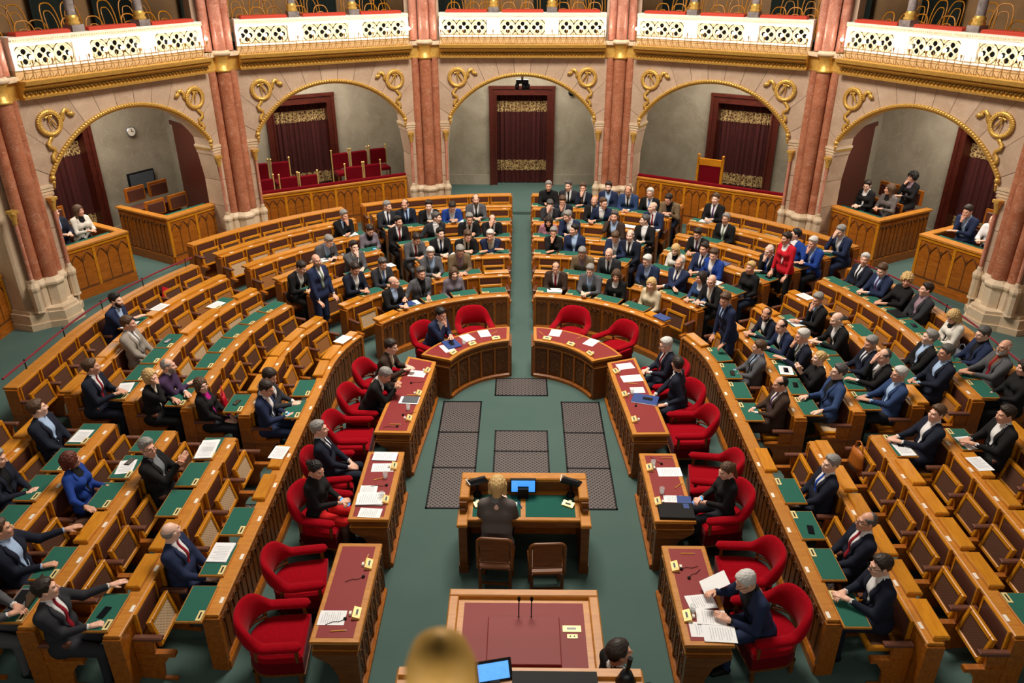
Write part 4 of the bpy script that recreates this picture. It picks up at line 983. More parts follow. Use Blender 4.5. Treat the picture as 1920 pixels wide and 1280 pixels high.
# ---- head (origin between the ears, looking along -y)
def skull(S):
    S.ell((0, .018, .032), (.074, .094, .092), 3, .03); S.ell((0, -.028, -.035), (.058, .066, .082), 3, .03)
    S.ell((0, -.055, -.098), (.03, .026, .024), 3, .03)
def head_sdf(h):
    S = SDF((-.12, -.15, -.24), (.12, .15, .16), h); skull(S)
    S.cap((-.034, -.080, .030), (.034, -.080, .030), .012, .012, 3, .015)
    for q in (-1, 1):
        S.ell((q*.032, -.104, .008), (.02, .02, .014), 3, .012, 'd'); S.ell((q*.04, -.068, -.022), (.024, .022, .022), 3, .02)
        S.ell((q*.078, .012, .0), (.012, .022, .034), 3, .008)
    S.cap((0, -.092, .012), (0, -.112, -.028), .008, .0135, 3, .012); S.cap((-.012, -.098, -.033), (.012, -.098, -.033), .009, .009, 3, .01)
    S.cap((-.018, -.088, -.062), (.018, -.088, -.062), .008, .008, 3, .008); S.cap((-.014, -.086, -.074), (.014, -.086, -.074), .008, .008, 3, .008)
    S.cap((0, .03, -.07), (0, .055, -.22), .054, .06, 3, .03); return S.out()
def hand_sdf(curl, h):
    S = SDF((-.06, -.07, -.10), (.20, .09, .06), h); ky = (.032, .011, -.011, -.031); ln = (.072, .08, .075, .058)
    S.cap((-.05, 0, 0), (.0, 0, 0), .027, .026, 3, .02)
    for y in ky: S.cap((.0, y*.6, 0), (.082, y, .002), .016, .0135, 3, .012)
    for i in range(4):
        p = np.array((.085, ky[i], .002)); a = curl*.6
        for j, fr in enumerate((.45, .32, .23)):
            q = p+np.array((math.cos(a), 0, -math.sin(a)))*ln[i]*fr; S.cap(p, q, .0098-.0008*j, .009-.0008*j, 3, .003); p = q; a += curl
    a = curl*.4; S.cap((.015, .02, -.004), (.05, .052, -.012), .015, .0115, 3, .012); S.cap((.05, .052, -.012), (.082, .06-.02*curl, -.022-.01*curl), .0105, .009, 3, .004)
    return S.out()
HEADS = {0: head_sdf(.0102), 1: head_sdf(.0076)}
HANDS = {(c, l): hand_sdf(cv, hh) for c, cv in (('flat', .16), ('curl', .55), ('fist', 1.15)) for l, hh in ((0, .0088), (1, .0068))}
# ---- torso in its own frame (pelvis at z=.54 when seated, upright)
def torso(S, T, fat, female):
    def P(*p): q = T @ Vector(p); return (q.x, q.y, q.z)
    f = fat; w = .92 if female else 1
    S.cap(P(-.085*w, .02, .56), P(.085*w, .02, .56), .128*f, .128*f, 0, .05)
    S.cap(P(-.07*w, .015, .74), P(.07*w, .015, .74), .118*f, .118*f, 0, .06)
    S.cap(P(-.09*w, .015, .93), P(.09*w, .015, .93), .118, .118, 0, .06)
    S.cap(P(-.145*w, .03, 1.045), P(.145*w, .03, 1.045), .068, .068, 0, .05)
    S.cap(P(-.06, .035, 1.09), P(.06, .035, 1.09), .05, .05, 0, .05)
    if female:
        for q in (-1, 1): S.ell(P(q*.075, -.085, .93), (.07, .06, .065), 0, .04)
    S.cap(P(0, .035, 1.10), P(0, .022, 1.14), .06, .06, 2, .008)
def ik(a, b, l1, l2, pole):
    a, b, pole = Vector(a), Vector(b), Vector(pole); d = b-a; L = min(d.length, (l1+l2)*.995); d = d.normalized()
    x = (l1*l1-l2*l2+L*L)/(2*L); hh = math.sqrt(max(0, l1*l1-x*x)); p = pole-d*pole.dot(d); p.normalize()
    return a+d*x+p*hh, a+d*L
POSES = {  # right and left wrist targets, hand shapes; None = hand to the head
    'desk': ((-.07, -.34, .83), (.08, -.33, .83), 'curl', 'flat'), 'cross': ((.10, -.29, .84), (-.11, -.33, .83), 'flat', 'flat'),
    'phone': ((-.06, -.29, .77), (.06, -.28, .76), 'curl', 'curl'), 'lap': ((-.09, -.25, .66), (.08, -.26, .66), 'flat', 'curl'),
    'chin': ('chin', (.02, -.31, .83), 'fist', 'flat'), 'face': ('brow', (.04, -.31, .83), 'flat', 'curl'), 'phoneear': ('ear', (.1, -.3, .83), 'curl', 'flat'),
    'chinlow': ((-.03, -.27, 1.0), (.04, -.26, .98), 'flat', 'flat'), 'reach': ((-.06, -.28, .80), (.46, -.26, .86), 'fist', 'flat'), 'reachm': ((-.46, -.26, .86), (.05, -.28, .80), 'flat', 'curl'),
    'stand': ((-.20, -.16, .90), (.20, -.18, .90), 'curl', 'curl'), 'read': ((-.20, -.36, .90), (.14, -.30, .80), 'curl', 'flat'), 'clasp': ((-.035, -.36, .92), (.03, -.37, .92), 'fist', 'fist'), 'behind': ((-.16, -.30, .72), (.17, -.32, .72), 'curl', 'flat')}
MCACHE = {}
def person_mesh(pose, lean, twist, yaw, pitch, lod, female, fat):
    key = (pose, lean, twist, yaw, pitch, lod, female, fat)
    if key in MCACHE: return MCACHE[key]
    st = pose == 'stand'; dz = .44 if st else 0
    T = tr(0, .02, .54+dz) @ rotz(rad(twist)) @ rotx(rad(lean)) @ tr(0, -.02, -.54)
    nb = T @ Vector((0, .02, 1.115)); H = Matrix.Translation(nb) @ rotz(rad(twist*.5+yaw)) @ rotx(rad(lean*.3+pitch*.8-3)) @ tr(0, -.03, .13)
    bk = (pose, lean, twist, lod, female, fat)+((yaw, pitch) if isinstance(POSES[pose][0], str) else ())
    if bk not in MCACHE:
        hh = .0155 if lod else .0235
        S = SDF((-.62, -.75, -.02), (.62, .34, 1.3+dz), hh); torso(S, T, fat, female); w = .9 if female else 1
        tg = list(POSES[pose]); hands = []
        for i, q in ((0, -1), (1, 1)):
            sh = T @ Vector((q*.185*w, .03, 1.035)); g = tg[i]
            if g == 'chin': g = H @ Vector((-.03, -.135, -.17))
            elif g == 'brow': g = H @ Vector((-.06, -.15, -.09))
            elif g == 'ear': g = H @ Vector((-.12, -.04, -.12))
            else:
                g = Vector(g)
                if lean > 6 and not st: g += Vector((0, -.06-.002*lean, .0))
            el, wrp = ik(sh, g, .285, .245, (q*.6, .35, -1) if pose != 'reach' and pose != 'reachm' else (q*.2, .5, -1))
            S.cap(sh, el, .064*w, .052*w, 0, .03); S.cap(el, wrp, .052*w, .036*w, 0, .02)
            fd = (wrp-el).normalized(); S.cap(wrp-fd*.005, wrp+fd*.012, .033*w, .032*w, 2, .004)
            hd = fd
            if isinstance(tg[i], str):
                tgt = H @ (Vector((-.01, -.07, -.05)) if tg[i] == 'chin' else Vector((-.02, -.08, .045)) if tg[i] == 'brow' else Vector((-.09, .0, .02))); hd = (tgt-wrp).normalized()
                upv = (wrp-(H @ Vector((0, 0, 0)))).normalized()
            elif pose in ('phone', 'read', 'lap'): upv = Vector((q*.5, .2, .7)); hd = (fd+Vector((-q*.25, -.15, .05))).normalized()
            elif pose in ('clasp', 'chinlow'): upv = Vector((q*1., .1, .2)); hd = (fd+Vector((-q*.2, 0, .2))).normalized()
            else: upv = Vector((0, 0, 1)); hd = Vector((fd.x, fd.y, fd.z*.3)).normalized()
            y_ = upv.cross(hd).normalized(); z_ = hd.cross(y_)
            if q > 0: y_ = -y_                         # thumb towards the body's middle
            Mh = Matrix((hd, y_, z_)).transposed().to_4x4()
            c0 = wrp+fd*.045
            Mh = Matrix.Translation(c0) @ Mh
            hands.append((Mh, tg[2+i]))
        for q in (-1, 1):
            if st:
                hp, kn, an = (q*.09, .02, .95), (q*.10, .0, .52), (q*.10, .04, .09)
            else: hp, kn, an = (q*.09, .0, .535), (q*.115, -.40, .52), (q*.11, -.37, .10)
            S.cap(hp, kn, .088*min(fat, 1.1), .066, 1, .03); S.cap(kn, an, .064, .045, 5, .02)
            S.cap((an[0], an[1]+.02, .05), (an[0]*1.1, an[1]-.15, .035), .042, .036, 4, .015)
        MCACHE[bk] = (S.out(), hands)
    (bv, bq, bl), hands = MCACHE[bk]
    V = [bv]; Qd = [bq]; Lb = [bl]; HC = [np.tile((0, 9., 0), (len(bv), 1))]; off = len(bv)
    hv, hq, hl = HEADS[lod]; Hm = np.array(H)
    V.append(hv @ Hm[:3, :3].T+Hm[:3, 3]); Qd.append(hq+off); Lb.append(hl); HC.append(hv); off += len(hv)
    for Mh, shp in hands:
        v, q_, l_ = HANDS[(shp, lod)]; M = np.array(Mh); det = np.linalg.det(M[:3, :3])
        V.append(v @ M[:3, :3].T+M[:3, 3]); Qd.append((q_ if det > 0 else q_[:, ::-1])+off); Lb.append(l_); HC.append(np.tile((0, 9., 0), (len(v), 1))); off += len(v)
    V = np.concatenate(V).astype(np.float32); Qd = np.concatenate(Qd).astype(np.int32); Lb = np.concatenate(Lb); HC = np.concatenate(HC).astype(np.float32)
    me = D.meshes.new('person'); me.vertices.add(len(V)); me.vertices.foreach_set('co', V.ravel())
    me.loops.add(Qd.size); me.loops.foreach_set('vertex_index', Qd.ravel()); me.polygons.add(len(Qd))
    me.polygons.foreach_set('loop_start', np.arange(0, Qd.size, 4, dtype=np.int32)); me.polygons.foreach_set('loop_total', np.full(len(Qd), 4, np.int32))
    me.polygons.foreach_set('material_index', Lb[Qd[:, 0]].astype(np.int32)); me.polygons.foreach_set('use_smooth', np.ones(len(Qd), bool))
    for i in range(6): me.materials.append(None)
    at = me.attributes.new('hc', 'FLOAT_VECTOR', 'POINT'); at.data.foreach_set('vector', HC.ravel())
    me.update(calc_edges=True); MCACHE[key] = (me, T, H, hands); return MCACHE[key]
# ---- hair, beard, glasses in the head's frame
def grid_mesh(name, fn, lo, hi, h, mat=None):
    S = SDF(lo, hi, h); g = np.meshgrid(*S.ax, indexing='ij'); S.F = fn(*g).astype(np.float32); v, q, _ = surfnet(S.F, S.o, h)
    me = D.meshes.new(name); me.from_pydata(v.tolist(), [], q.tolist()); me.polygons.foreach_set('use_smooth', np.ones(len(q), bool)); me.materials.append(mat); return me
def ellf(X, Y, Z, c, r): return (np.sqrt(((X-c[0])/r[0])**2+((Y-c[1])/r[1])**2+((Z-c[2])/r[2])**2)-1)*min(r)
def smin(a, b, k): h = np.clip(.5+.5*(b-a)/k, 0, 1); return b*(1-h)+a*h-k*h*(1-h)
def capf(X, Y, Z, a, b, ra, rb):
    a, b = np.array(a), np.array(b); ab = b-a; t = np.clip(((X-a[0])*ab[0]+(Y-a[1])*ab[1]+(Z-a[2])*ab[2])/(ab @ ab), 0, 1)
    return np.sqrt((X-a[0]-t*ab[0])**2+(Y-a[1]-t*ab[1])**2+(Z-a[2]-t*ab[2])**2)-(ra+(rb-ra)*t)
def skf(X, Y, Z, o): return ellf(X, Y, Z, (0, .018, .032), (.074+o, .094+o, .092+o))
def lumps(X, Y, Z, s, a): return a*(np.sin(X*s+1)*np.sin(Y*s*1.1)*np.sin(Z*s*.9+.5))
def hair_fn(kind):
    def f(X, Y, Z):
        jag = .005*np.sin(X*150+Y*60)+.004*np.sin(X*310+Y*190+1)
        line = np.interp(Y, [-.12, -.085, -.06, -.035, -.012, .0, .012, .03, .045, .06, .09, .12], [.095, .088, .07, .035, .0, -.012, .016, .022, -.02, -.05, -.07, -.08])+jag
        temple = .016*np.clip((np.abs(X)-.026)/.03, 0, 1)*np.clip((-.035-Y)/.03, 0, 1)
        tuft = lumps(X, Y, Z, 95, .0035)+.0022*np.sin(X*260+np.sin(Y*60)*2)
        if kind == 'short':
            o = .006+.014*np.clip((Z-.02)/.07, 0, 1)+.006*np.clip((-.02-Y)/.06, 0, 1)*np.clip((Z-.07)/.03, 0, 1)
            o = .003+o*np.clip((Z-line-temple)/.04, 0, 1)**.7
            return np.maximum(skf(X, Y, Z, 0)-o+tuft*.8, line+temple-Z)
        if kind == 'rec':
            d = np.maximum(skf(X, Y, Z, .008)+tuft, line+.008-Z); return np.maximum(d, np.minimum(Z-.075, -(Y-.03)))
        if kind == 'bald': return np.maximum(np.maximum(skf(X, Y, Z, .0035)+tuft*.5, line+.008-Z), np.maximum(Z-.055, -.01-Y))
        if kind in ('bob', 'long', 'bun', 'pony'):
            d = skf(X, Y, Z, .022 if kind in ('bob', 'long') else .012)+tuft*1.6
            if kind in ('bob', 'long'):
                low = -.10 if kind == 'bob' else -.26
                for q in (-1, 1): d = smin(d, capf(X, Y, Z, (q*.072, .012, .02), (q*.082, .02+.0*(kind == 'long'), low+.03), .034, .026), .03)
                d = smin(d, capf(X, Y, Z, (0, .075, .02), (0, .085, low+.02), .06, .05), .03)
                face = ellf(X, Y, Z, (0, -.11, -.03), (.066, .09, .105)); d = np.maximum(d, -face); d = np.maximum(d, np.where(Y < -.02, line-.09-Z, -1))
                return np.maximum(d, low-Z)
            d = np.maximum(d, line-.005-Z)
            if kind == 'bun': return np.minimum(d, ellf(X, Y, Z, (0, .12, .045), (.045, .04, .042)))
            return smin(d, capf(X, Y, Z, (0, .125, .04), (0, .15, -.2), .03, .022), .015)
        if kind == 'curly': return np.maximum(np.maximum(skf(X, Y, Z, .04)+lumps(X, Y, Z, 95, .016), line-.05-Z), -ellf(X, Y, Z, (0, -.12, -.03), (.062, .08, .095)))
        if kind == 'beard':
            d = np.minimum(ellf(X, Y, Z, (0, -.028, -.035), (.066, .074, .089)), ellf(X, Y, Z, (0, -.055, -.098), (.04, .036, .033)))
            d = np.maximum(d, Z+.048-.0*X+np.where(np.abs(X) > .045, -.05, 0)); return np.maximum(np.maximum(d, -ellf(X, Y, Z, (0, -.1, -.064), (.022, .03, .009))), Y-.02)
    return f
HAIRM = {k: grid_mesh('hair', hair_fn(k), (-.15, -.16, -.30 if k in ('long', 'pony') else -.17), (.15, .20, .2), .0085) for k in ('short', 'rec', 'bald', 'bob', 'long', 'bun', 'pony', 'curly', 'beard')}
gm = MB()
for q in (-1, 1):
    gm.tube([(q*.034+.022*math.cos(2*PI*i/10), -.112, .008+.016*math.sin(2*PI*i/10)) for i in range(10)], .0025, 4, closed=True)
    gm.tube([(q*.056, -.11, .012), (q*.08, -.04, .012), (q*.082, .02, .004)], .0022, 4)
gm.tube([(-.012, -.113, .01), (.012, -.113, .01)], .0025, 4); GLASSES = gm.mesh('glasses', 'black')
# ---- shirt front, tie and lapels in the torso's frame
TS = SDF((-.3, -.3, .5), (.3, .1, 1.25), .012); torso(TS, Matrix.Identity(4), 1.0, False)
def front_y(x, z):
    ix = (x-TS.o[0])/TS.h; iz = (z-TS.o[2])/TS.h; i, k = int(ix), int(iz); col = TS.F[i, :, k]*(1-(ix-i))*(1-(iz-k))+TS.F[i+1, :, k]*(ix-i)*(1-(iz-k))+TS.F[i, :, k+1]*(1-(ix-i))*(iz-k)+TS.F[i+1, :, k+1]*(ix-i)*(iz-k)
    j = int(np.argmax(col < 0)); 
    if j == 0: return 0
    return TS.ax[1][j-1]+TS.h*col[j-1]/(col[j-1]-col[j])
def patch(name, zs, wl, wr, off, nx=5):
    vs = []; n = len(zs)
    for z, a, b in zip(zs, wl, wr):
        for i in range(nx): x = a+(b-a)*i/(nx-1); y = front_y(x, z); vs.append((x, y-off, z))
    back = [(x, y+.012, z) for x, y, z in vs]; m = len(vs)
    f = [(i*nx+j, i*nx+j+1, (i+1)*nx+j+1, (i+1)*nx+j) for i in range(n-1) for j in range(nx-1)]
    f += [tuple(m+k for k in q[::-1]) for q in f]
    rim = list(range(nx))+[i*nx+nx-1 for i in range(1, n)]+[(n-1)*nx+j for j in range(nx-2, -1, -1)]+[i*nx for i in range(n-2, 0, -1)]
    f += [(rim[i], rim[(i+1) % len(rim)], m+rim[(i+1) % len(rim)], m+rim[i]) for i in range(len(rim))]
    mb = MB().add(vs+back, f, True); return mb.mesh(name, None)
zs = [.70+.043*i for i in range(11)]
def vw(z): return max(.008, .008+.062*min(1, (z-.72)/.34))
SHIRT = patch('shirt_front', zs, [-vw(z) for z in zs], [vw(z) for z in zs], .007); TIE = patch('tie', zs, [-(.03-.017*(z-.70)/.43) for z in zs], [.03-.017*(z-.70)/.43 for z in zs], .015, 3)
OPENW = patch('open_shirt', zs, [-(.045+.035*min(1, (z-.7)/.2)) for z in zs], [.045+.035*min(1, (z-.7)/.2) for z in zs], .007)
LAPL = patch('lapel', zs[1:-1], [vw(z) for z in zs[1:-1]], [vw(z)+.012+.05*max(0, min(1, (z-.72)/.2))*max(.25, min(1, (1.12-z)/.1)) for z in zs[1:-1]], .013, 3)
LAPR = patch('lapel', zs[1:-1], [-vw(z)-.012-.05*max(0, min(1, (z-.72)/.2))*max(.25, min(1, (1.12-z)/.1)) for z in zs[1:-1]], [-vw(z) for z in zs[1:-1]], .013, 3)
for me in (SHIRT, TIE, OPENW, LAPL, LAPR): me.materials.append(None)
# ---- colours
def skin_mat(name, col):
    q = NT(name); at = q.n('ShaderNodeAttribute', attribute_name='hc'); sp = q.n('ShaderNodeSeparateXYZ'); q.l(at.outputs['Vector'], sp.inputs[0])
    x, y, z = sp.outputs; ax_ = q.math('ABSOLUTE', x); fr = q.math('LESS_THAN', y, -.055)
    def ell(cx, cz, rx, rz):
        a = q.math('DIVIDE', q.math('SUBTRACT', ax_, cx), rx); b = q.math('DIVIDE', q.math('SUBTRACT', z, cz), rz)
        return q.math('MULTIPLY', q.math('LESS_THAN', q.math('ADD', q.math('MULTIPLY', a, a), q.math('MULTIPLY', b, b)), 1.0), fr)
    c = lin(col); nz = q.n('ShaderNodeTexNoise', inp={'Scale': 30.0}); q.l(at.outputs['Vector'], nz.inputs['Vector'])
    cc = q.mix(nz.outputs[0], tuple(v*.88 for v in c[:3])+(1,), tuple(min(1, v*1.1) for v in c[:3])+(1,))
    cc = q.mix(q.math('MULTIPLY', ell(.045, -.03, .022, .02), .35), cc, (c[0]*1.0, c[1]*.72, c[2]*.68, 1))
    cc = q.mix(q.math('MULTIPLY', ell(0, -.067, .024, .010), .7), cc, (c[0]*.72, c[1]*.42, c[2]*.42, 1))
    cc = q.mix(q.math('MULTIPLY', ell(.034, .030, .022, .0055), .7), cc, lin((70, 48, 36)))
    cc = q.mix(ell(.032, .009, .0135, .006), cc, lin((200, 190, 182))); cc = q.mix(ell(.032, .009, .007, .0065), cc, lin((34, 24, 20)))
    q.l(cc, q.b.inputs['Base Color']); q.b.inputs['Roughness'].default_value = .5; q.b.inputs['Subsurface Weight'].default_value = 0
    MATS[name] = q.m
for i, c in enumerate(((234, 182, 158), (224, 168, 142), (238, 194, 172), (216, 160, 132))): skin_mat('skin_%d' % i, c)
plain('skin_hosiery', (92, 66, 58), .5, noise=30, var=.1)
HC_ = {'k': (24, 20, 20), 'd': (44, 32, 26), 'b': (86, 62, 44), 'g': (142, 138, 134), 'w': (206, 202, 198), 'y': (206, 170, 112), 'a': (92, 40, 26), 's': (84, 80, 78)}
HN_ = {'k': 'black', 'd': 'dark', 'b': 'brown', 'g': 'grey', 'w': 'white', 'y': 'blond', 'a': 'auburn', 's': 'greying'}
JC_ = {'N': (34, 44, 74), 'D': (26, 30, 46), 'K': (24, 23, 25), 'C': (46, 46, 52), 'G': (84, 84, 88), 'Y': (30, 62, 140), 'B': (46, 66, 106), 'W': (60, 44, 36), 'E': (152, 142, 132), 'T': (118, 98, 74), 'R': (196, 24, 40), 'I': (222, 216, 206), 'P': (66, 46, 78), 'F': (176, 116, 132), 'M': (206, 190, 160), 'Q': (120, 110, 122), 'X': (100, 92, 90), 'V': (226, 224, 226)}
JN_ = {'N': 'navy suit', 'D': 'dark navy suit', 'K': 'black jacket', 'C': 'charcoal suit', 'G': 'grey suit', 'Y': 'royal blue jacket', 'B': 'blue suit', 'W': 'dark brown suit', 'E': 'pale grey suit', 'T': 'tan jacket', 'R': 'red jacket', 'I': 'white jacket', 'P': 'purple sweater', 'F': 'pink tweed jacket', 'M': 'cream coat', 'Q': 'patterned jacket', 'X': 'grey-brown jacket', 'V': 'white shirt'}
SC_ = {'w': (228, 226, 226), 'l': (166, 190, 224), 'e': (206, 196, 176), 'k': (22, 22, 24), 'p': (150, 124, 136), 'g': (120, 124, 128), 'm': (170, 24, 120), 'b': (120, 84, 60), '-': (210, 160, 136)}
TC_ = {'n': (30, 36, 66), 'k': (24, 24, 28), 'r': (140, 20, 36), 'l': (92, 132, 196), 'g': (120, 138, 116), 't': (104, 62, 46), 'p': (86, 52, 96), 'y': (30, 70, 170), 's': (120, 116, 112), 'e': (190, 180, 150)}
TN_ = {'n': 'navy', 'k': 'black', 'r': 'red', 'l': 'light blue', 'g': 'grey-green', 't': 'brown', 'p': 'purple', 'y': 'blue', 's': 'grey', 'e': 'beige'}
def cloth(c, q=False):
    nm = 'cloth_%d_%d_%d' % c
    if nm in MATS: return MATS[nm]
    return plain(nm, c, .85, noise=45 if not q else 70, var=.14 if not q else .75, spec=.25)
def hairmat(c): return plain('hair_'+c, HC_[c], .55, noise=110, var=.5, spec=.4)
NPERS = [0]; LABELS = {}
PPH = {'desk': 'leaning forward', 'cross': 'with crossed arms', 'phone': 'looking down', 'lap': 'sitting back', 'chin': 'resting chin', 'face': 'covering face', 'reach': 'reaching out', 'reachm': 'reaching out', 'stand': 'standing'}
def person(loc, rz, sex, hair, jk, shirt, tie, pose, yaw, pitch, flags, lean=0, twist=0, where='', scale=None, label=None, legs=None, shin=None, nolapel=False, fat=None):
    i = NPERS[0]; NPERS[0] += 1; fem = sex == 'f'
    d = math.hypot(loc[0], loc[1]); lod = 1 if d < 10.8 else 0
    q = lambda v, s: int(round(v/s)*s)
    ft = fat or (1.0 if fem else (1.0, 1.06, 1.14)[i % 3])
    me, T, H, hands = person_mesh(pose, q(lean, 6), q(twist, 15), q(yaw, 15), q(pitch, 10), lod, fem, ft)
    o = ob('person', me, None, loc, rz); s = scale or ((.93 if fem else .97)+.05*((i*7) % 5)/5); o.scale = (s, s, s)
    ht, hc = hair.split(':'); jm = cloth(JC_[jk], jk in 'QF'); sk = MATS['skin_%d' % ((i*5) % 4)]
    sh = cloth(SC_[shirt]) if shirt != '-' else jm
    tm = cloth(legs) if legs else (jm if not fem and jk in 'NDKCGW' else cloth(((30, 32, 40), (36, 46, 66), (26, 26, 28))[i % 3]))
    for k, mt in enumerate((jm, tm, sh if shirt != '-' else sk, sk, MATS['black'], MATS[shin] if shin else tm)): o.material_slots[k].link = 'OBJECT'; o.material_slots[k].material = mt
    def child(name, mesh, M, mt):
        c = ob(name, mesh, o, M=M); c.material_slots[0].link = 'OBJECT'; c.material_slots[0].material = mt; return c
    if ht != 'none': child('hair', HAIRM[ht], H, hairmat(hc))
    if 'b' in flags: child('beard', HAIRM['beard'], H, hairmat(hc if hc != 'k' else 'd'))
    if 'g' in flags: ob('glasses', GLASSES, o, M=H)
    if shirt != '-' and jk not in 'PV':
        if tie != '-' or (i % 2 == 0 and not fem): child('shirt_front', SHIRT, T, sh)
        else: child('shirt_front', OPENW if fem is False else SHIRT, T, sh)
        if not nolapel and jk not in 'Q':
            child('lapel', LAPL, T, jm); child('lapel', LAPR, T, jm)
    if tie != '-': child('tie', TIE, T, cloth(TC_[tie]))
    if label is None:
        hd = {'bald': 'bald', 'rec': 'balding', 'curly': 'curly %s-haired' % HN_[hc], 'long': 'long-haired %s' % HN_[hc]}.get(ht, '%s-haired' % HN_[hc])
        label = '%s %s in %s%s%s' % (hd, 'woman' if fem else 'man', JN_[jk], (', %s tie' % TN_[tie]) if tie != '-' else '', where)
    if label in LABELS:
        label = label.replace(' in ', ' %s in ' % PPH.get(pose, 'sitting'), 1)
        if label in LABELS: label = label.replace(' block', ' part')
    LABELS[label] = 1
    o['label'] = label; o['category'] = 'person'
    return o, T, H, hands, s
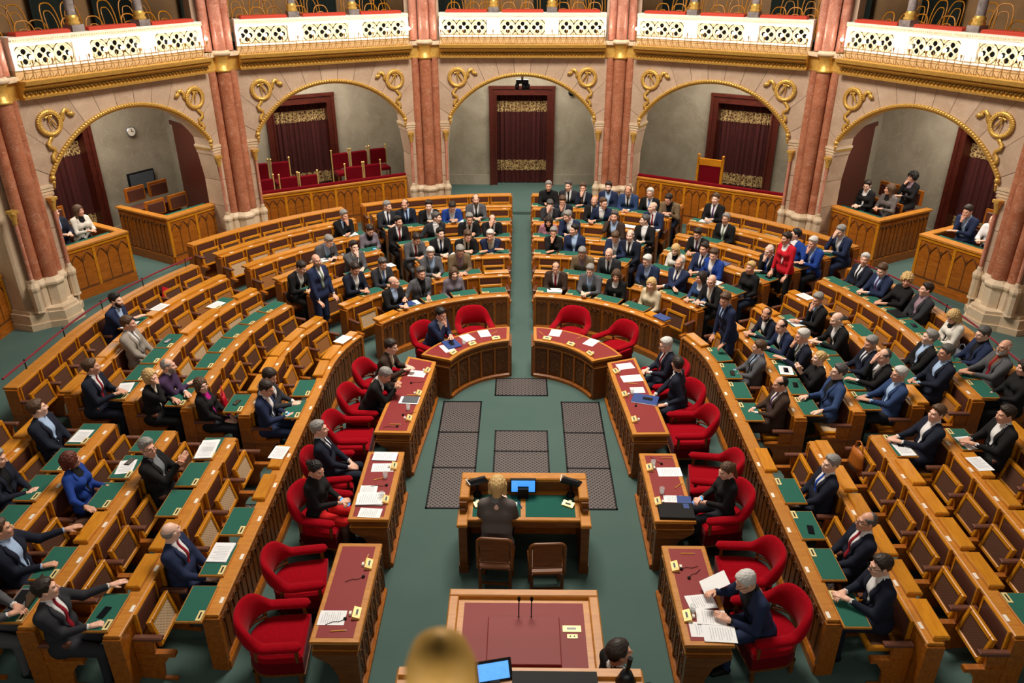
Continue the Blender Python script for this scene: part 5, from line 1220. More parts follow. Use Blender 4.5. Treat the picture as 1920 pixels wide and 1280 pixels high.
PTAB = '''-1 5 26.5 8 m short:g C w n desk 25 10 -
-1 5 23.3 12 m rec:d D l n lap -35 10 -
-1 5 18.8 32 m short:d K w - desk -15 5 -
-1 5 14.0 32 m short:d Y w - desk 0 30 -
-1 5 9.1 16 m rec:b G w k desk 0 5 b
-1 4 27.0 12 m short:k K w r lap 10 0 -
-1 4 18.6 20 m short:s C w - reachm 55 5 -
-1 4 11.8 28 m short:g K w k desk 5 10 -
-1 4 6.8 32 m rec:b K w n face 0 15 -
-1 4 33.0 20 f short:d Q k - phone 0 30 -
-1 3 19.6 12 m short:k K w n desk 10 5 -
-1 3 27.7 16 m short:d G w r desk 10 30 -
-1 3 13.6 32 m short:b K e k desk 15 20 -
-1 3 7.6 32 m short:w N e - cross -10 10 -
-1 3 40.8 12 m short:d G w - chin 5 5 -
-1 2 39.0 12 m short:s C w l desk 5 25 -
-1 2 32.2 12 m short:w G l - desk -10 20 b
-1 2 23.2 16 m short:g T p - phone 5 30 g
-1 1 22.8 16 f bob:b Q - - lap 0 0 -
-1 2 48.7 8 m short:d D w - desk 0 30 -
-1 1 42.7 12 m bald:g K l - desk 40 5 -
-1 1 34.8 8 m short:s G k - reachm 0 10 -
-1 4 43.5 28 m short:g G l - phone 10 30 -
-1 5 36.2 20 m short:g K l k chin 15 10 -
-1 3 57.9 20 m short:d K w - phone 15 30 -
-1 2 56.3 0 m bald:g N w g stand -10 5 gb
-1 5 83.8 20 m short:k N l - cross 5 5 b
-1 4 90.2 -4 m short:b E w s lap 15 10 -
-1 3 101.3 16 m rec:g P w - cross 15 5 b
-1 3 106.4 8 f bob:y K e - face -20 5 g
-1 2 106.7 -4 f bob:b K m - lap -35 5 g
-1 4 107.7 8 m short:b D w r desk 30 5 -
-1 1 101.2 -4 m short:d C w - phone -5 35 b
-1 1 107.0 0 m short:d N w - phone 0 30 g
-1 4 118.0 -4 m short:b D l - lap 40 0 -
-1 3 124.6 -4 f bob:a Y k - reachm 50 0 -
-1 4 127.8 0 m short:g D k - phone 10 20 -
-1 2 122.5 -4 m short:g K g - chinlow -30 5 g
-1 1 136.8 -4 m bald:g N w r lap 60 0 -
-1 3 139.5 -4 m short:b D l - reach 30 5 -
-1 2 146.7 -4 m short:d C w r reach 25 0 -
-1 3 146.7 0 m short:d G w - desk 0 10 -
-1 4 135.6 8 m short:g D w - phone 0 10 -
1 6 4.9 16 m short:g K k - desk -5 5 -
1 6 8.6 16 m short:s C w k lap -10 5 -
1 6 11.2 16 m short:b D w t chin 0 5 -
1 6 15.7 4 m short:d N l - lap 0 10 b
1 6 19.5 16 m rec:b B w k phone 0 25 g
1 6 23.4 20 m short:w K w l lap -5 5 g
1 6 27.3 28 m short:d T k - desk -20 25 g
1 5 6.1 32 m short:s C w - face -5 15 -
1 5 8.1 20 m short:b D w - chin -5 15 -
1 5 15.2 24 m short:b N w - lap 40 0 g
1 5 18.9 12 m bald:s K w k desk -5 10 gb
1 5 26.0 16 m bald:g N w r desk -50 5 -
1 4 5.9 28 f long:d F k - lap 0 10 -
1 4 10.4 20 m short:g N w - desk -40 15 -
1 4 19.9 12 m short:s W l - phoneear -5 5 -
1 4 26.4 4 m short:s K w - desk -55 5 -
1 3 8.2 16 f short:g K k - chin 0 10 -
1 3 12.6 8 m short:k N l - lap -40 0 -
1 3 21.5 12 m short:b N w - desk 0 35 -
1 3 26.1 12 m rec:g D w k lap 0 5 -
1 2 16.8 16 m short:g T p - lap 0 30 g
1 2 24.2 16 m bald:w C w n lap 0 10 g
1 1 11.0 12 m rec:b W w r phone 0 25 -
1 1 24.9 12 m short:g G l - desk -5 20 -
1 1 30.7 12 f long:b K w - lap 15 10 -
1 2 35.0 12 m short:w N l - phone -10 20 gb
1 2 39.2 0 m rec:g N w n cross 0 5 gb
1 3 38.5 12 f long:y I k - phone -5 25 -
1 4 38.3 20 m short:d K w p desk 0 25 -
1 1 43.5 12 f long:y M - - lap 10 5 -
1 2 49.5 12 f long:d B w - desk -20 5 g
1 6 35.5 8 m short:b K w p desk 0 0 -
1 5 40.4 4 m short:g K w g lap 5 0 g
1 3 45.2 4 m short:b Y w - phone 10 25 -
1 3 49.5 0 m short:d N w n desk 5 10 -
1 4 53.8 8 m rec:w K w y chin 0 15 g
1 3 56.4 4 f short:y K - - lap -5 5 -
1 5 53.2 -4 m short:k Y w - reach -40 5 -
1 5 59.4 8 m short:w Y l - chin 0 15 -
1 6 58.3 12 m short:g N w - face 0 20 -
1 4 57.4 4 f short:d R w - stand -20 10 -
1 2 57.2 20 m bald:g K w e desk 10 10 g
1 5 66.6 -4 m short:w D w k lap 30 0 -
1 5 71.7 0 m short:b N l p desk 20 30 -
1 5 75.1 -4 f curly:y K - - desk 40 10 -
1 5 79.3 -4 m short:d C p - lap -15 0 -
1 5 87.2 0 f long:y I k - phone 20 35 -
1 5 94.0 -4 m short:s N k - phone 0 25 g
1 5 99.2 -4 m bald:w G b r desk 10 5 gb
1 5 108.2 -4 f long:d K - - phone 0 10 -
1 3 74.9 0 m short:g K l - chin 10 15 -
1 3 84.0 12 m bald:g K w - desk 5 20 -
1 2 74.9 20 m rec:k D w - desk 25 25 b
1 2 82.3 20 m rec:d N w - desk 10 20 -
1 2 86.9 4 m short:w D w g chin 0 10 g
1 2 92.5 0 f bun:y K - - chinlow 0 5 -
1 1 76.7 12 m short:b N l n stand 25 15 -
1 1 90.4 -4 m short:b G l k phone -10 10 g
1 1 102.7 -4 m rec:k W w p phone 0 15 -
1 2 99.7 -4 m short:s B k - reach -5 5 g
1 3 93.1 -4 m short:g D w n phone 10 15 -
1 3 98.0 -4 m rec:s K w - face 10 15 -
1 3 103.3 -4 m short:w B l - desk 0 10 g
1 4 93.9 -4 m short:g K l - lap -15 -5 -
1 4 99.7 -4 m short:s D l - phone 0 10 g
1 3 114.4 -4 m short:b D w - desk 10 -5 -
1 4 117.3 0 m short:d K w - desk -5 10 -
1 1 122.8 -4 m short:g D w y lap 10 0 -
1 1 133.9 -4 m rec:s D w r lap 5 0 g
1 1 141.6 4 m short:d D w - desk -5 10 g'''
def nearest(lst, side, k, a, Rm):
    best = None
    for s in lst:
        if s[0] != side or s[2] != k: continue
        d = abs(arclen(s[4], Rm)-arclen(a, Rm))
        if best is None or d < best[0]: best = (d, s)
    return best
PEOPLE = []
for ln in PTAB.strip().split('\n'):
    f = ln.split(); side, k, a, lean = int(f[0]), int(f[1]), float(f[2]), float(f[3])
    PEOPLE.append([side, k, a, lean]+f[4:])
PROPS = []
def phone(loc, rz, tilt, mat, label):
    t = thing('smartphone', label, 'phone', loc, rz); M = rotx(rad(tilt))
    MB().box(-.036, .036, -.075, .075, -.004, .004, M=M).ob('case', 'black', t); MB().box(-.033, .033, -.07, .07, .004, .0055, M=M).ob('screen', mat, t)
def where_of(side, blk, k): return ', %s row, %s %s block' % (ORD[k-1], SN[side], BN[blk])
def held(loc, rz, hands, s):
    m = sum(((h[0] @ Vector((.075, 0, -.02))) for h in hands), Vector())/2*s
    return Matrix.Translation(loc) @ rotz(rz) @ Vector((m.x, m.y, m.z+.012))
pl = []
for p in PEOPLE:
    side, k, a, lean, sex, hair, jk, shirt, tie, pose, yaw, pitch, fl = p
    R = RK(k)+.58; b = nearest(SEATS, side, k, a, R)
    if pose == 'stand':
        s = b[1]; a_ = a
        if side < 0: a_ = 58.5
        elif k == 4: a_ = 58.0
        (x, y), n = pt(side, a_, RK(k)+.45); z = floor_z(x, y)
        pl.append((p, (x, y, z+.01), rz_of(n), s[1], k)); continue
    d, s = b
    # sit on the seat, sliding a little towards where the photograph shows them
    aa = arcinv(arclen(s[4], R)+max(-.16, min(.16, arclen(a, R)-arclen(s[4], R))), R)
    if s[7]:
        for s2 in SEATS:
            if s2[0] == side and s2[2] == k and not s2[7] and abs(arclen(s2[4], R)-arclen(a, R)) < .75:
                s = s2; aa = arcinv(arclen(s[4], R)+max(-.16, min(.16, arclen(a, R)-arclen(s[4], R))), R); break
    s[7] = True; (x, y), n = pt(side, aa, R); pl.append((p, (x, y, ZF(k)), rz_of(n), s[1], k))
    for fl_ in FLAPS:
        if fl_[0] == side and fl_[1] == s[1] and fl_[2] == k and fl_[3] == s[3]: fl_[7] = True
# desk flaps that stand open before empty seats: (side, row, place along the row)
OPENF = '-1,3,69.1 -1,3,75.5 -1,3,82.2 -1,3,88.5 -1,3,93.1 -1,3,99.1 -1,3,104.4 -1,4,89.0 -1,4,99.4 -1,4,104.8 -1,2,104.5 -1,1,98.0 -1,1,104.1 -1,4,73.2 -1,2,115.0 -1,2,120.2 -1,2,127.6 -1,2,145.3 -1,3,116.4 -1,3,121.9 -1,3,127.9 -1,3,139.2 -1,4,115.5 -1,4,122.6 -1,4,128.0 -1,4,132.5 -1,1,128.8 -1,1,135.0 -1,1,141.1 -1,1,9.9 -1,1,21.4 -1,1,31.8 -1,1,40.9 1,1,91.2 1,1,97.0 1,1,102.9 1,1,119.1 1,1,81.1 1,1,121.7 1,1,127.8 1,1,134.5 1,1,140.0 1,2,97.8 1,2,103.1 1,3,98.0 1,3,102.8 1,4,98.2 1,5,103.3 1,3,115.1 1,3,142.8 1,3,60.7 1,4,79.0 1,5,78.3 1,5,72.7 1,5,81.0 1,5,98.9 1,5,60.1 1,4,33.5 1,1,24.0 1,1,32.1 1,1,42.3 1,1,12.2 -1,5,3.7 -1,4,4.1 -1,3,4.6'
for tok in OPENF.split():
    sd, k, a = tok.split(','); b = nearest(FLAPS, int(sd), int(k), float(a), RK(int(k)))
    if b and b[0] < .5: b[1][7] = True
for f in FLAPS:
    side, blk, k, i, a, e, pos, op, t = f; sg = 1 if side < 0 else -1
    if op:
        ob('board', FLB, e); ob('felt', FLF, e)
        q = ob('name_plate', PLT, e, (-.18, .098, .0285)); ob('plate_window', PLD, q)
    else: ob('board', FLC, e)
CN = ('cane_dark', 'cane_dark', 'cane_tan', 'cane_light', 'cane_dark', 'cane_tan')
UP = tr(0, .0, .385) @ rotx(rad(77)); DOWN = tr(0, .15, .43) @ rotz(PI)
for n_, s in enumerate(SEATS):
    side, blk, k, i, a, pos, rz, occ, n = s
    t = thing('folding_chair', '%s cane chair, %s from the %s end, %s row, %s %s block' % ('lowered' if occ else 'folded-up', ORD[i], 'aisle' if blk[0] == 'B' else 'far', ORD[k-1], SN[side], BN[blk]), 'chair', pos, rz, 'folding chairs in the benches')
    ob('back_pad', PAD, t); ob('pad_frame', PADF, t)
    f = ob('seat_frame', SFR, t, M=DOWN if occ else UP); c = ob('cane_panel', CANE, f, mat=CN[(n_*5+k*3+i*7) % 6])
    h = (arclen(s[4], RK(k)+.6)); w2 = .285
    # half the spacing to the next seat
    sib = [q for q in SEATS if q[0] == side and q[1] == blk and q[2] == k and q[3] == i+1]
    sb0 = [q for q in SEATS if q[0] == side and q[1] == blk and q[2] == k and q[3] == i-1]
    R = RK(k)+.7
    if sib: w2 = abs(arclen(sib[0][4], R)-arclen(a, R))/2
    elif sb0: w2 = abs(arclen(sb0[0][4], R)-arclen(a, R))/2
    sg = -1 if side < 0 else 1
    for q in ((1, -1) if i == 0 else (1,)):
        ob('armrest', ARM, t, (sg*q*w2, 0, 0)); ob('divider', DIV, t, (sg*q*w2, 0, 0))
for n_, (p, loc, rz, blk, k) in enumerate(pl):
    side, k, a, lean, sex, hair, jk, shirt, tie, pose, yaw, pitch, fl = p
    legs = None
    if (jk, hair) == ('R', 'short:d'): legs = (24, 24, 26)
    o, T, H, hands, s = person(loc, rz, sex, hair, jk, shirt, tie, pose, float(yaw), float(pitch), fl, lean, 0, where_of(side, blk, k), legs=legs)
    if pose == 'phone' and n_ % 3 != 2:
        phone(held(loc, rz, hands, s), rz, 35, 'screen_blue' if n_ % 2 else 'phone_glass', 'phone of '+', '.join(w_ for w_ in o['label'].split(', ') if not w_.endswith(' tie')))
# --- people outside the bench rows
def chairman(key, dy, *args, **kw):
    x, y, f = CH[key]; c, s = math.cos(rad(f)), math.sin(rad(f)); loc = (x+dy*s, y-dy*c, 0)
    return person(loc, rad(f), *args, **kw)
chairman('L1', .06, 'm', 'short:k', 'N', 'w', '-', 'chin', 0, 10, '-', lean=18, label='black-haired man in navy suit, hand on cheek, at left curved desk')
chairman('La', .10, 'm', 'short:d', 'W', 'e', '-', 'desk', 0, 10, '-', lean=18, label='dark-haired man in brown jacket writing at the left bent desk')
chairman('Lb', .10, 'm', 'short:g', 'K', 'w', '-', 'clasp', 0, 40, '-', lean=26, label='grey-haired man in black suit, hands clasped, at left bent desk')
chairman('Ld', .0, 'm', 'short:g', 'D', 'w', 'n', 'lap', -5, 5, '-', lean=-4, label='grey-haired man in dark suit leaning back left of the middle desk')
HL = chairman('Le', .0, 'f', 'bun:k', 'K', '-', '-', 'phone', -10, 25, '-', lean=2, label='woman in black top and red skirt using a phone', legs=(206, 26, 28), shin='skin_hosiery')
chairman('Ra', .02, 'm', 'short:w', 'D', 'w', 'r', 'phone', 5, 20, 'g', lean=0, label='white-haired man in dark suit with phone, right bent desk')
chairman('Rb', .06, 'm', 'short:d', 'D', 'w', '-', 'behind', -70, -5, '-', lean=6, twist=-45, label='dark-haired man in dark suit turning his back, right bent desk')
HR = chairman('Re', .0, 'f', 'pony:b', 'K', '-', '-', 'phone', 10, 20, '-', lean=0, label='woman with brown ponytail in black jacket using a phone')
chairman('Rg', .14, 'm', 'short:w', 'N', 'k', '-', 'read', 5, 30, 'g', lean=18, label='white-haired man in navy jacket reading papers, right front desk', nolapel=True)
phone(held(HL[0].location, rad(80), HL[3], HL[4]), rad(80), 35, 'screen_blue', 'bright blue smartphone held by the woman in the red skirt'); phone(held(HR[0].location, rad(-82), HR[3], HR[4]), rad(-82), 35, 'screen_blue', 'bright blue smartphone held by the woman with the ponytail')
person((-.30, 7.50, 0), PI+rad(-4), 'f', 'bob:y', 'X', 'g', '-', 'desk', 0, 15, '-', lean=12, label='fair-haired clerk in grey jacket seen from behind', scale=1.05)
person((.84, 4.93, .32), PI*.5+.3, 'm', 'short:d', 'K', 'w', '-', 'lap', 0, 0, '-', label='dark-haired man half hidden right of the rostrum', scale=1.0)
def boxman(sd, nmb, x, y, z, *args, **kw):
    t, bw, x0, x1, yf, rz = BOXES[(sd, nmb)]; X, Y = bw(x, y); return person((X, Y, z), rz, *args, **kw)
zb = ZP+.42
boxman(-1, 'near', -1.36, 1.28, zb, 'm', 'short:d', 'D', 'l', '-', 'desk', 20, 5, '-', lean=8, label='dark-haired man in dark suit in the nearer left box')
boxman(-1, 'near', -.86, 1.24, zb, 'f', 'long:b', 'I', 'k', '-', 'desk', 15, 5, '-', lean=4, label='brown-haired woman in white jacket in the nearer left box')
boxman(1, 'far', 1.62, 1.2, zb, 'f', 'short:d', 'K', 'w', '-', 'phone', 10, 25, 'g', lean=8, label='short-haired woman with papers in the farther right box')
boxman(1, 'far', 1.06, 1.24, zb, 'f', 'long:b', 'X', 'k', '-', 'desk', -30, 5, '-', lean=4, label='long-haired woman in grey-brown jacket in the farther right box')
boxman(1, 'far', 1.10, 1.95, zb+.2, 'f', 'curly:k', 'K', 'p', '-', 'chin', -20, 5, '-', label='black curly-haired woman in the rear of the farther right box')
boxman(1, 'near', -.85, 1.24, zb, 'm', 'short:d', 'N', 'l', '-', 'chin', 5, 15, '-', lean=14, label='dark-haired man in navy suit, hand on face, nearer right box')
boxman(1, 'near', -1.42, 1.24, zb, 'm', 'bald:d', 'V', '-', '-', 'desk', 5, 30, '-', lean=10, label='balding man in white shirt in the nearer right box')
boxman(1, 'near', -1.62, 1.95, zb+.2, 'f', 'long:d', 'K', '-', '-', 'lap', 10, 10, '-', label='dark-haired woman in black at the rear of nearer right box')

# ================================================================== SMALL THINGS ON THE DESKS
PAP = {}
def paper(x, y, z, rz, w=.21, l=.297, n=1, label='', group='papers on the desks', lines=True):
    k = (w, l, n)
    if k not in PAP:
        m = MB()
        for i in range(n): m.box(-w/2, w/2, -l/2, l/2, i*.002, i*.002+.0015, M=rotz((i*.37 % .12)-.04*(i > 0)))
        g = MB()
        for i in range(9): g.box(-w*.38, w*(.38 if i % 3 else .2), l*.36-i*l*.08, l*.36-i*l*.08+.004, n*.002, n*.002+.0004)
        PAP[k] = (m.mesh('sheet', 'paper'), g.mesh('text_lines', plain('ink', (150, 150, 156), .8, noise=50, var=.1)))
    t = thing('paper_sheet' if n == 1 else 'paper_stack', label, 'paper', (x, y, z), rz, group); ob('sheet', PAP[k][0], t)
    if lines: ob('text_lines', PAP[k][1], t)
def pencil(x, y, z, rz, label):
    t = thing('pencil', label, 'pencil', (x, y, z), rz, 'yellow pencils on the red desks'); MB().tube([(-.08, 0, .005), (.07, 0, .005)], .005, 6).ob('shaft', 'pencil', t); MB().tube([(.07, 0, .005), (.088, 0, .005)], [.005, .001], 6).ob('point', 'card', t)
def tumbler(x, y, z, label):
    t = thing('water_glass', label, 'glass', (x, y, z), 0, 'water glasses on the red desks'); MB().lathe([(0, .004), (.028, .004), (.034, .09), (.031, .09), (.026, .01), (0, .01)], 14).ob('tumbler', 'glass', t); MB().lathe([(0, .012), (.026, .012), (.028, .04), (0, .04)], 14).ob('water', 'glass', t)
def earpiece(x, y, z, rz, label):
    t = thing('earphone', label, 'earphone', (x, y, z), rz, 'black earphones on the red desks'); MB().sphere((0, 0, .012), .02, 8, 5, sc=(1, 1, .6)).ob('bud', 'black', t)
    MB().tube([(0, 0, .008), (.06, .03, .006), (.12, .02, .006), (.2, .05, .006)], .003, 4).ob('wire', 'black', t)
ZD = .754
for x, y, r, w_, l_, n, lb in ((-1.30, 12.36, .5, .2, .3, 1, 'white sheet under the blue folder, left curved desk'), (-.98, 12.78, .6, .2, .28, 1, 'white sheet by the glass, left curved desk'), (-.68, 12.96, .3, .2, .28, 1, 'white sheet right of the other on left curved desk'),
    (.62, 13.0, -.25, .2, .28, 1, 'white sheet nearest the aisle on the right curved desk'), (1.24, 12.62, -.6, .2, .28, 1, 'white sheet at the outer end of the right curved desk'),
    (-1.72, 11.42, 1.4, .21, .28, 1, 'sheet before the man in the brown jacket'), (-1.74, 10.55, 1.5, .21, .3, 2, 'papers under the tablet, left bent desk'),
    (1.74, 11.72, -1.3, .2, .28, 1, 'topmost sheet on the right bent desk'), (1.80, 11.30, -1.4, .22, .34, 1, 'wide sheet on the right bent desk'), (1.84, 10.92, -1.5, .18, .22, 1, 'small sheet on the right bent desk'),
    (-1.88, 9.03, 1.55, .2, .33, 4, 'topmost printed papers on the left middle desk'), (-1.87, 8.78, 1.6, .19, .3, 1, 'sheet under the red spectacles, left middle desk'), (-1.98, 8.30, 1.6, .16, .22, 1, 'small blank sheet on the left middle desk'), (-1.92, 8.08, 1.58, .24, .34, 9, 'thick printed paper stack on the left middle desk'), (-1.88, 7.82, 1.5, .18, .28, 1, 'bottom sheet on the left middle desk'),
    (-1.98, 6.10, 1.57, .2, .28, 1, 'single blank sheet on the left front desk'), (1.98, 8.72, -1.55, .2, .32, 1, 'blank sheet on the right middle desk'), (1.93, 8.14, -1.6, .14, .24, 1, 'narrow sheet above the black binder'),
    (1.92, 6.36, -1.4, .21, .3, 2, 'upper loose papers before the reading man'), (1.98, 6.14, -1.65, .21, .3, 3, 'printed papers before the reading man'), (1.88, 5.98, -1.6, .2, .3, 1, 'lower left sheet before the reading man'), (2.02, 5.92, -1.62, .22, .33, 2, 'lowest papers before the reading man')):
    paper(x, y, ZD+(.006 if n > 1 else 0), r, w_, l_, n, lb)
t = thing('paper_sheet', 'sheet held up by the reading white-haired man', 'paper', (2.08, 6.50, .90), rad(-84)); MB().box(-.105, .105, -.148, .148, 0, .002, M=rotx(rad(28))).ob('sheet', 'paper', t)
for x, y, r, lb in ((-.50, 12.98, .9, 'pencil on the left curved desk'), (.36, 12.98, 2.0, 'pencil at the aisle end of the right curved desk'), (1.05, 12.80, .7, 'pencil on the outer half of the right curved desk'), (-1.72, 10.72, 0, 'pencil above the tablet'), (-1.86, 9.86, 0, 'pencil on the near end of left bent desk'), (1.80, 11.12, -.2, 'pencil on the right bent desk'), (-1.88, 8.52, .4, 'pencil by the glass on the left middle desk'), (2.0, 9.04, -.1, 'pencil at the far end of right middle desk'), (2.05, 8.42, .8, 'pencil beside the black binder'), (-1.78, 6.98, 1.4, 'pencil at the far end of left front desk'), (-1.88, 5.92, .1, 'pencil below the sheet on left front desk'), (1.92, 7.12, 0, 'pencil on the right front desk')): pencil(x, y, ZD, r, lb)
for x, y, lb in ((-1.02, 12.52, 'water glass on the left curved desk'), (-1.72, 10.28, 'water glass on the left bent desk'), (1.74, 10.80, 'water glass on the right bent desk'), (-1.80, 8.55, 'water glass on the left middle desk'), (-1.78, 8.12, 'water glass by the thick papers'), (1.78, 8.86, 'water glass at the far end of right middle desk'), (1.80, 8.25, 'water glass behind the black binder'), (1.80, 6.22, 'water glass before the reading man')): tumbler(x, y, ZD, lb)
for x, y, r, lb in ((-1.78, 11.1, 0, 'earphone in the middle of left bent desk'), (-1.78, 10.12, .2, 'earphone lower on the left bent desk'), (-1.82, 9.80, 3, 'earphone at the near end of left bent desk'), (1.75, 10.42, 1, 'earphone pair on the right bent desk'), (-1.76, 8.38, 3, 'earphone on the left middle desk'), (1.9, 8.9, 2, 'earphone on the right middle desk'), (-1.76, 6.7, 3.3, 'earphone at the far end of left front desk'), (-1.84, 6.08, 3.3, 'earphone on the sheet of left front desk'), (1.80, 6.86, 0, 'earphone on the right front desk'), (1.86, 6.72, .5, 'second earphone on the right front desk')): earpiece(x, y, ZD, r, lb)
t = thing('folder', 'blue folder on the left curved desk', 'folder', (-1.24, 12.50, ZD+.004), .5); MB().bbox(-.13, .13, -.16, .16, 0, .018, .004).ob('cover', 'folder_blue', t); MB().box(-.04, .04, -.07, .07, .018, .024).ob('clip', 'black', t)
t = thing('folder', 'blue folder with a black phone on the right bent desk', 'folder', (1.92, 10.62, ZD), -.3); MB().bbox(-.2, .2, -.14, .14, 0, .015, .004).ob('cover', 'folder_blue', t); MB().box(-.195, .195, -.145, .135, -.0, .01).ob('pages', 'paper', t)
phone((1.96, 10.62, ZD+.02), 1.2, 0, 'phone_glass', 'black smartphone lying on the blue folder')
t = thing('binder', 'large black binder on the right middle desk', 'binder', (1.92, 7.88, ZD), -.03); MB().bbox(-.22, .22, -.15, .15, 0, .03, .008).ob('cover', 'black', t); MB().box(.1, .17, .04, .13, .03, .031).ob('sticker', 'folder_blue', t)
t = thing('folder', 'small blue folder beside the black binder', 'folder', (2.06, 8.08, ZD), -.1); MB().bbox(-.09, .09, -.11, .11, 0, .012, .003).ob('cover', 'folder_blue', t)
t = thing('tablet', 'dark tablet on papers before the man with clasped hands', 'tablet', (-1.72, 10.56, ZD+.012), 1.5); MB().bbox(-.09, .09, -.12, .12, 0, .012, .003).ob('body', 'screen_dark', t)
t = thing('paper_pad', 'white notebook before the clerk', 'notebook', (-.26, 7.93, .737), -.05); MB().box(-.2, .2, -.14, .14, 0, .012).ob('pages', 'paper', t)
t = thing('pen', 'blue pen on the clerk desk', 'pen', (-.02, 8.02, .737), 1.9); MB().tube([(-.07, 0, .005), (.07, 0, .005)], .006, 6).ob('barrel', 'folder_blue', t)
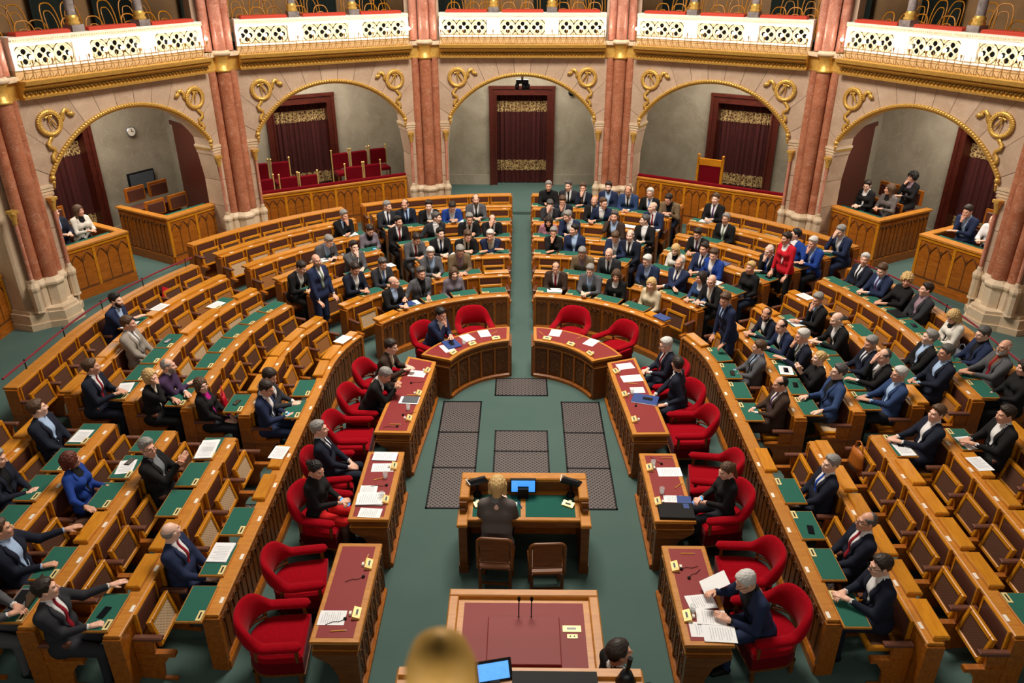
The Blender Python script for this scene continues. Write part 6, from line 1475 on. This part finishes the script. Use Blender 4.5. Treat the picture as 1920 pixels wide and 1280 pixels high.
# things on the bench desks: (side,row,place,kind)
def on_desk(side, k, a, off=.23, dz=.031):
    b = nearest(FLAPS, side, k, a, RK(k))
    if b is not None:
        f = b[1]; d = max(-.1, min(.1, arclen(a, RK(k))-arclen(f[4], RK(k)))); a = arcinv(arclen(f[4], RK(k))+d, RK(k))
        if not f[7]: off, dz = .11, .052                 # flap folded: lies on the closed flap
    (x, y), n = pt(side, a, RK(k)+off); return (x, y, ZT(k)+dz), rz_of(n)
for n_, (sd, k, a, kind, lb) in enumerate(((-1, 5, 76.4, 'paper', 'white sheet by the bearded man in navy'), (-1, 4, 73.0, 'paper', 'white sheet on a left side desk near the aisle'), (-1, 5, 84.8, 'paper', 'white sheet behind the man in pale grey'), (-1, 4, 102.7, 'paper', 'printed sheet before the man with the red tie'), (-1, 4, 115.8, 'paper', 'white papers before the man in the pale blue shirt'), (-1, 3, 121.3, 'paper', 'white sheet beside the woman in royal blue'), (-1, 2, 115.0, 'papers', 'thick papers at the left aisle desk'), (-1, 2, 118.1, 'papers', 'papers on the desk of the man in black jacket'), (-1, 1, 133.4, 'papers', 'papers with a pen on the left front desk'), (-1, 1, 114.9, 'paper', 'white sheet on the first left ledge'), (-1, 1, 73.0, 'paper', 'white sheet at the end of the first left row'), (-1, 4, 87.1, 'phone', 'black phone on a left side desk'), (-1, 2, 103.2, 'phone', 'black phone on the desk beside the red handbag'), (-1, 3, 120.2, 'phone', 'dark phone on the white sheet'), (-1, 2, 145.2, 'phone', 'phone on the desk of the man with the red tie, front left'), (-1, 3, 144.7, 'laptop', 'open silver laptop at the left edge'), (-1, 4, 39.4, 'laptop', 'dark laptop before the grey-haired man'), (-1, 4, 45.8, 'papers', 'papers by the laptop in the left back block'), (-1, 1, 40.4, 'blue', 'blue brochure on the left first row desk'), (-1, 1, 36.1, 'paper', 'sheet on the left first row desk'), (1, 2, 39.9, 'paper', 'papers at the first right back desk'), (1, 1, 11.3, 'paper', 'papers before the man with the red tie, right'), (1, 1, 52.7, 'blue', 'glossy magazine at the end of the right first row'), (1, 2, 31.9, 'folder', 'black folder before the white-bearded man'), (1, 2, 54.1, 'paper', 'paper before the bald man in glasses'), (1, 3, 74.7, 'paper', 'paper with a phone before the man in black'), (1, 4, 66.9, 'paper', 'white paper behind the man in black, right side'), (1, 4, 76.3, 'folder', 'printed leaflet on the right side desk'), (1, 5, 78.8, 'folder', 'dark folder before the man in purple sweater'), (1, 5, 83.0, 'phone', 'black phone before the woman in white'), (1, 3, 51.1, 'paper', 'small paper on the second right row desk'), (1, 2, 93.1, 'paper', 'papers before the woman with the bun'), (1, 2, 93.7, 'phone', 'phone on papers before the woman with the bun'), (1, 1, 91.2, 'phone', 'dark phone on the first right side desk'), (1, 2, 96.9, 'phone', 'dark phone beside the man in blue'), (1, 3, 103.6, 'phone', 'phone before the white-haired man in blue'), (1, 3, 114.9, 'phone', 'phone at the right aisle desk'), (1, 3, 116.5, 'paper', 'small paper at the right aisle desk'), (1, 4, 116.2, 'paper', 'white paper before the man at right edge'), (1, 4, 121.3, 'paper', 'white paper on the lower right ledge'), (1, 1, 132.2, 'phone', 'black phone on the right front desk'), (1, 5, 57.1, 'folder', 'magazine before the man in royal blue'), (1, 4, 56.6, 'phone', 'phone before the woman in red'), (1, 4, 47.5, 'blue', 'blue booklet before the man with blue tie'), (-1, 3, 32.3, 'paper', 'papers before the woman in patterned jacket'), (-1, 5, 35.2, 'papers', 'papers at the left aisle end, fourth row'), (-1, 5, 13.1, 'paper', 'paper before the man in royal blue, left'), (-1, 3, 17.6, 'paper', 'paper held by the man in black coat'), (1, 5, 22.0, 'paper', 'papers in the right fourth row'), (1, 5, 27.1, 'paper', 'papers at the right fourth row end'), (1, 6, 26.9, 'paper', 'papers before the man in tan jacket'), (1, 6, 35.2, 'paper', 'papers before the man with purple tie'))):
    loc, rz = on_desk(sd, k, a)
    if kind == 'paper': paper(*loc, rz+PI/2+random.uniform(-.2, .2), .21, .30, 1, lb)
    elif kind == 'papers': paper(*loc, rz+PI/2+random.uniform(-.1, .1), .23, .32, 6, lb)
    elif kind == 'phone': phone((loc[0], loc[1], loc[2]+.005), rz+1.4, 0, 'phone_glass', lb)
    elif kind == 'folder':
        t = thing('folder', lb, 'folder', loc, rz); MB().bbox(-.16, .16, -.11, .11, 0, .015, .004).ob('cover', 'black', t)
    elif kind == 'blue':
        t = thing('folder', lb, 'folder', loc, rz); MB().bbox(-.15, .15, -.1, .1, 0, .015, .004).ob('cover', 'folder_blue', t)
    elif kind == 'laptop':
        t = thing('laptop', lb, 'laptop', loc, rz); MB().bbox(-.16, .16, -.11, .11, 0, .016, .004).ob('base', 'silver', t); MB().box(-.13, .13, -.03, .09, .016, .0165).ob('keyboard', 'black', t); MB().box(-.16, .16, -.01, .0, 0, .21, M=tr(0, -.11, .016) @ rotx(rad(15))).ob('lid', 'black_metal', t)
def bag(x, y, z, rz, mat, label, w=.3, h=.2, d=.14):
    t = thing('handbag', label, 'bag', (x, y, z), rz); m = MB(); N_ = 12
    for j in range(5):
        f = j/4
    m.add([(w/2*(1-.25*f)*math.cos(2*PI*i/N_), d/2*(1-.5*f)*math.sin(2*PI*i/N_), h*f) for f in (0, .3, .7, 1) for i in range(N_)], [(j*N_+i, j*N_+(i+1) % N_, (j+1)*N_+(i+1) % N_, (j+1)*N_+i) for j in range(3) for i in range(N_)]+[tuple(range(N_))[::-1], tuple(range(3*N_, 4*N_))], True)
    m.ob('body', mat, t); MB().tube([(-w*.25, 0, h), (-w*.2, 0, h+.1), (0, 0, h+.14), (w*.2, 0, h+.1), (w*.25, 0, h)], .01, 6).ob('handle', mat, t)
(x, y), n = pt(-1, 101.5, RK(2)+.5); bag(x, y, ZF(2)+.62, rz_of(n)+.4, 'bag_red', 'shiny red handbag beside the woman in magenta')
(x, y), n = pt(1, 91.5, RK(5)+.52); bag(x, y, ZF(5)+.46, rz_of(n), 'bag_grey', 'large grey handbag on the seat in the right outer row', .4, .3, .18)
(x, y), n = pt(1, 114.5, RK(2)+.55); bag(x, y, ZF(2)+.45, rz_of(n)+.2, 'bag_tan', 'tan leather satchel on a seat at the right aisle', .34, .3, .12)
(x, y), n = pt(-1, 71.5, RK(5)+.6); t = thing('folder', 'red folder leaning on a left outer seat', 'folder', (x, y, ZF(5)+.5), rz_of(n)); MB().box(-.12, .12, -.01, .01, 0, .3, M=roty(.6) @ rotx(-.3)).ob('cover', 'bag_red', t)
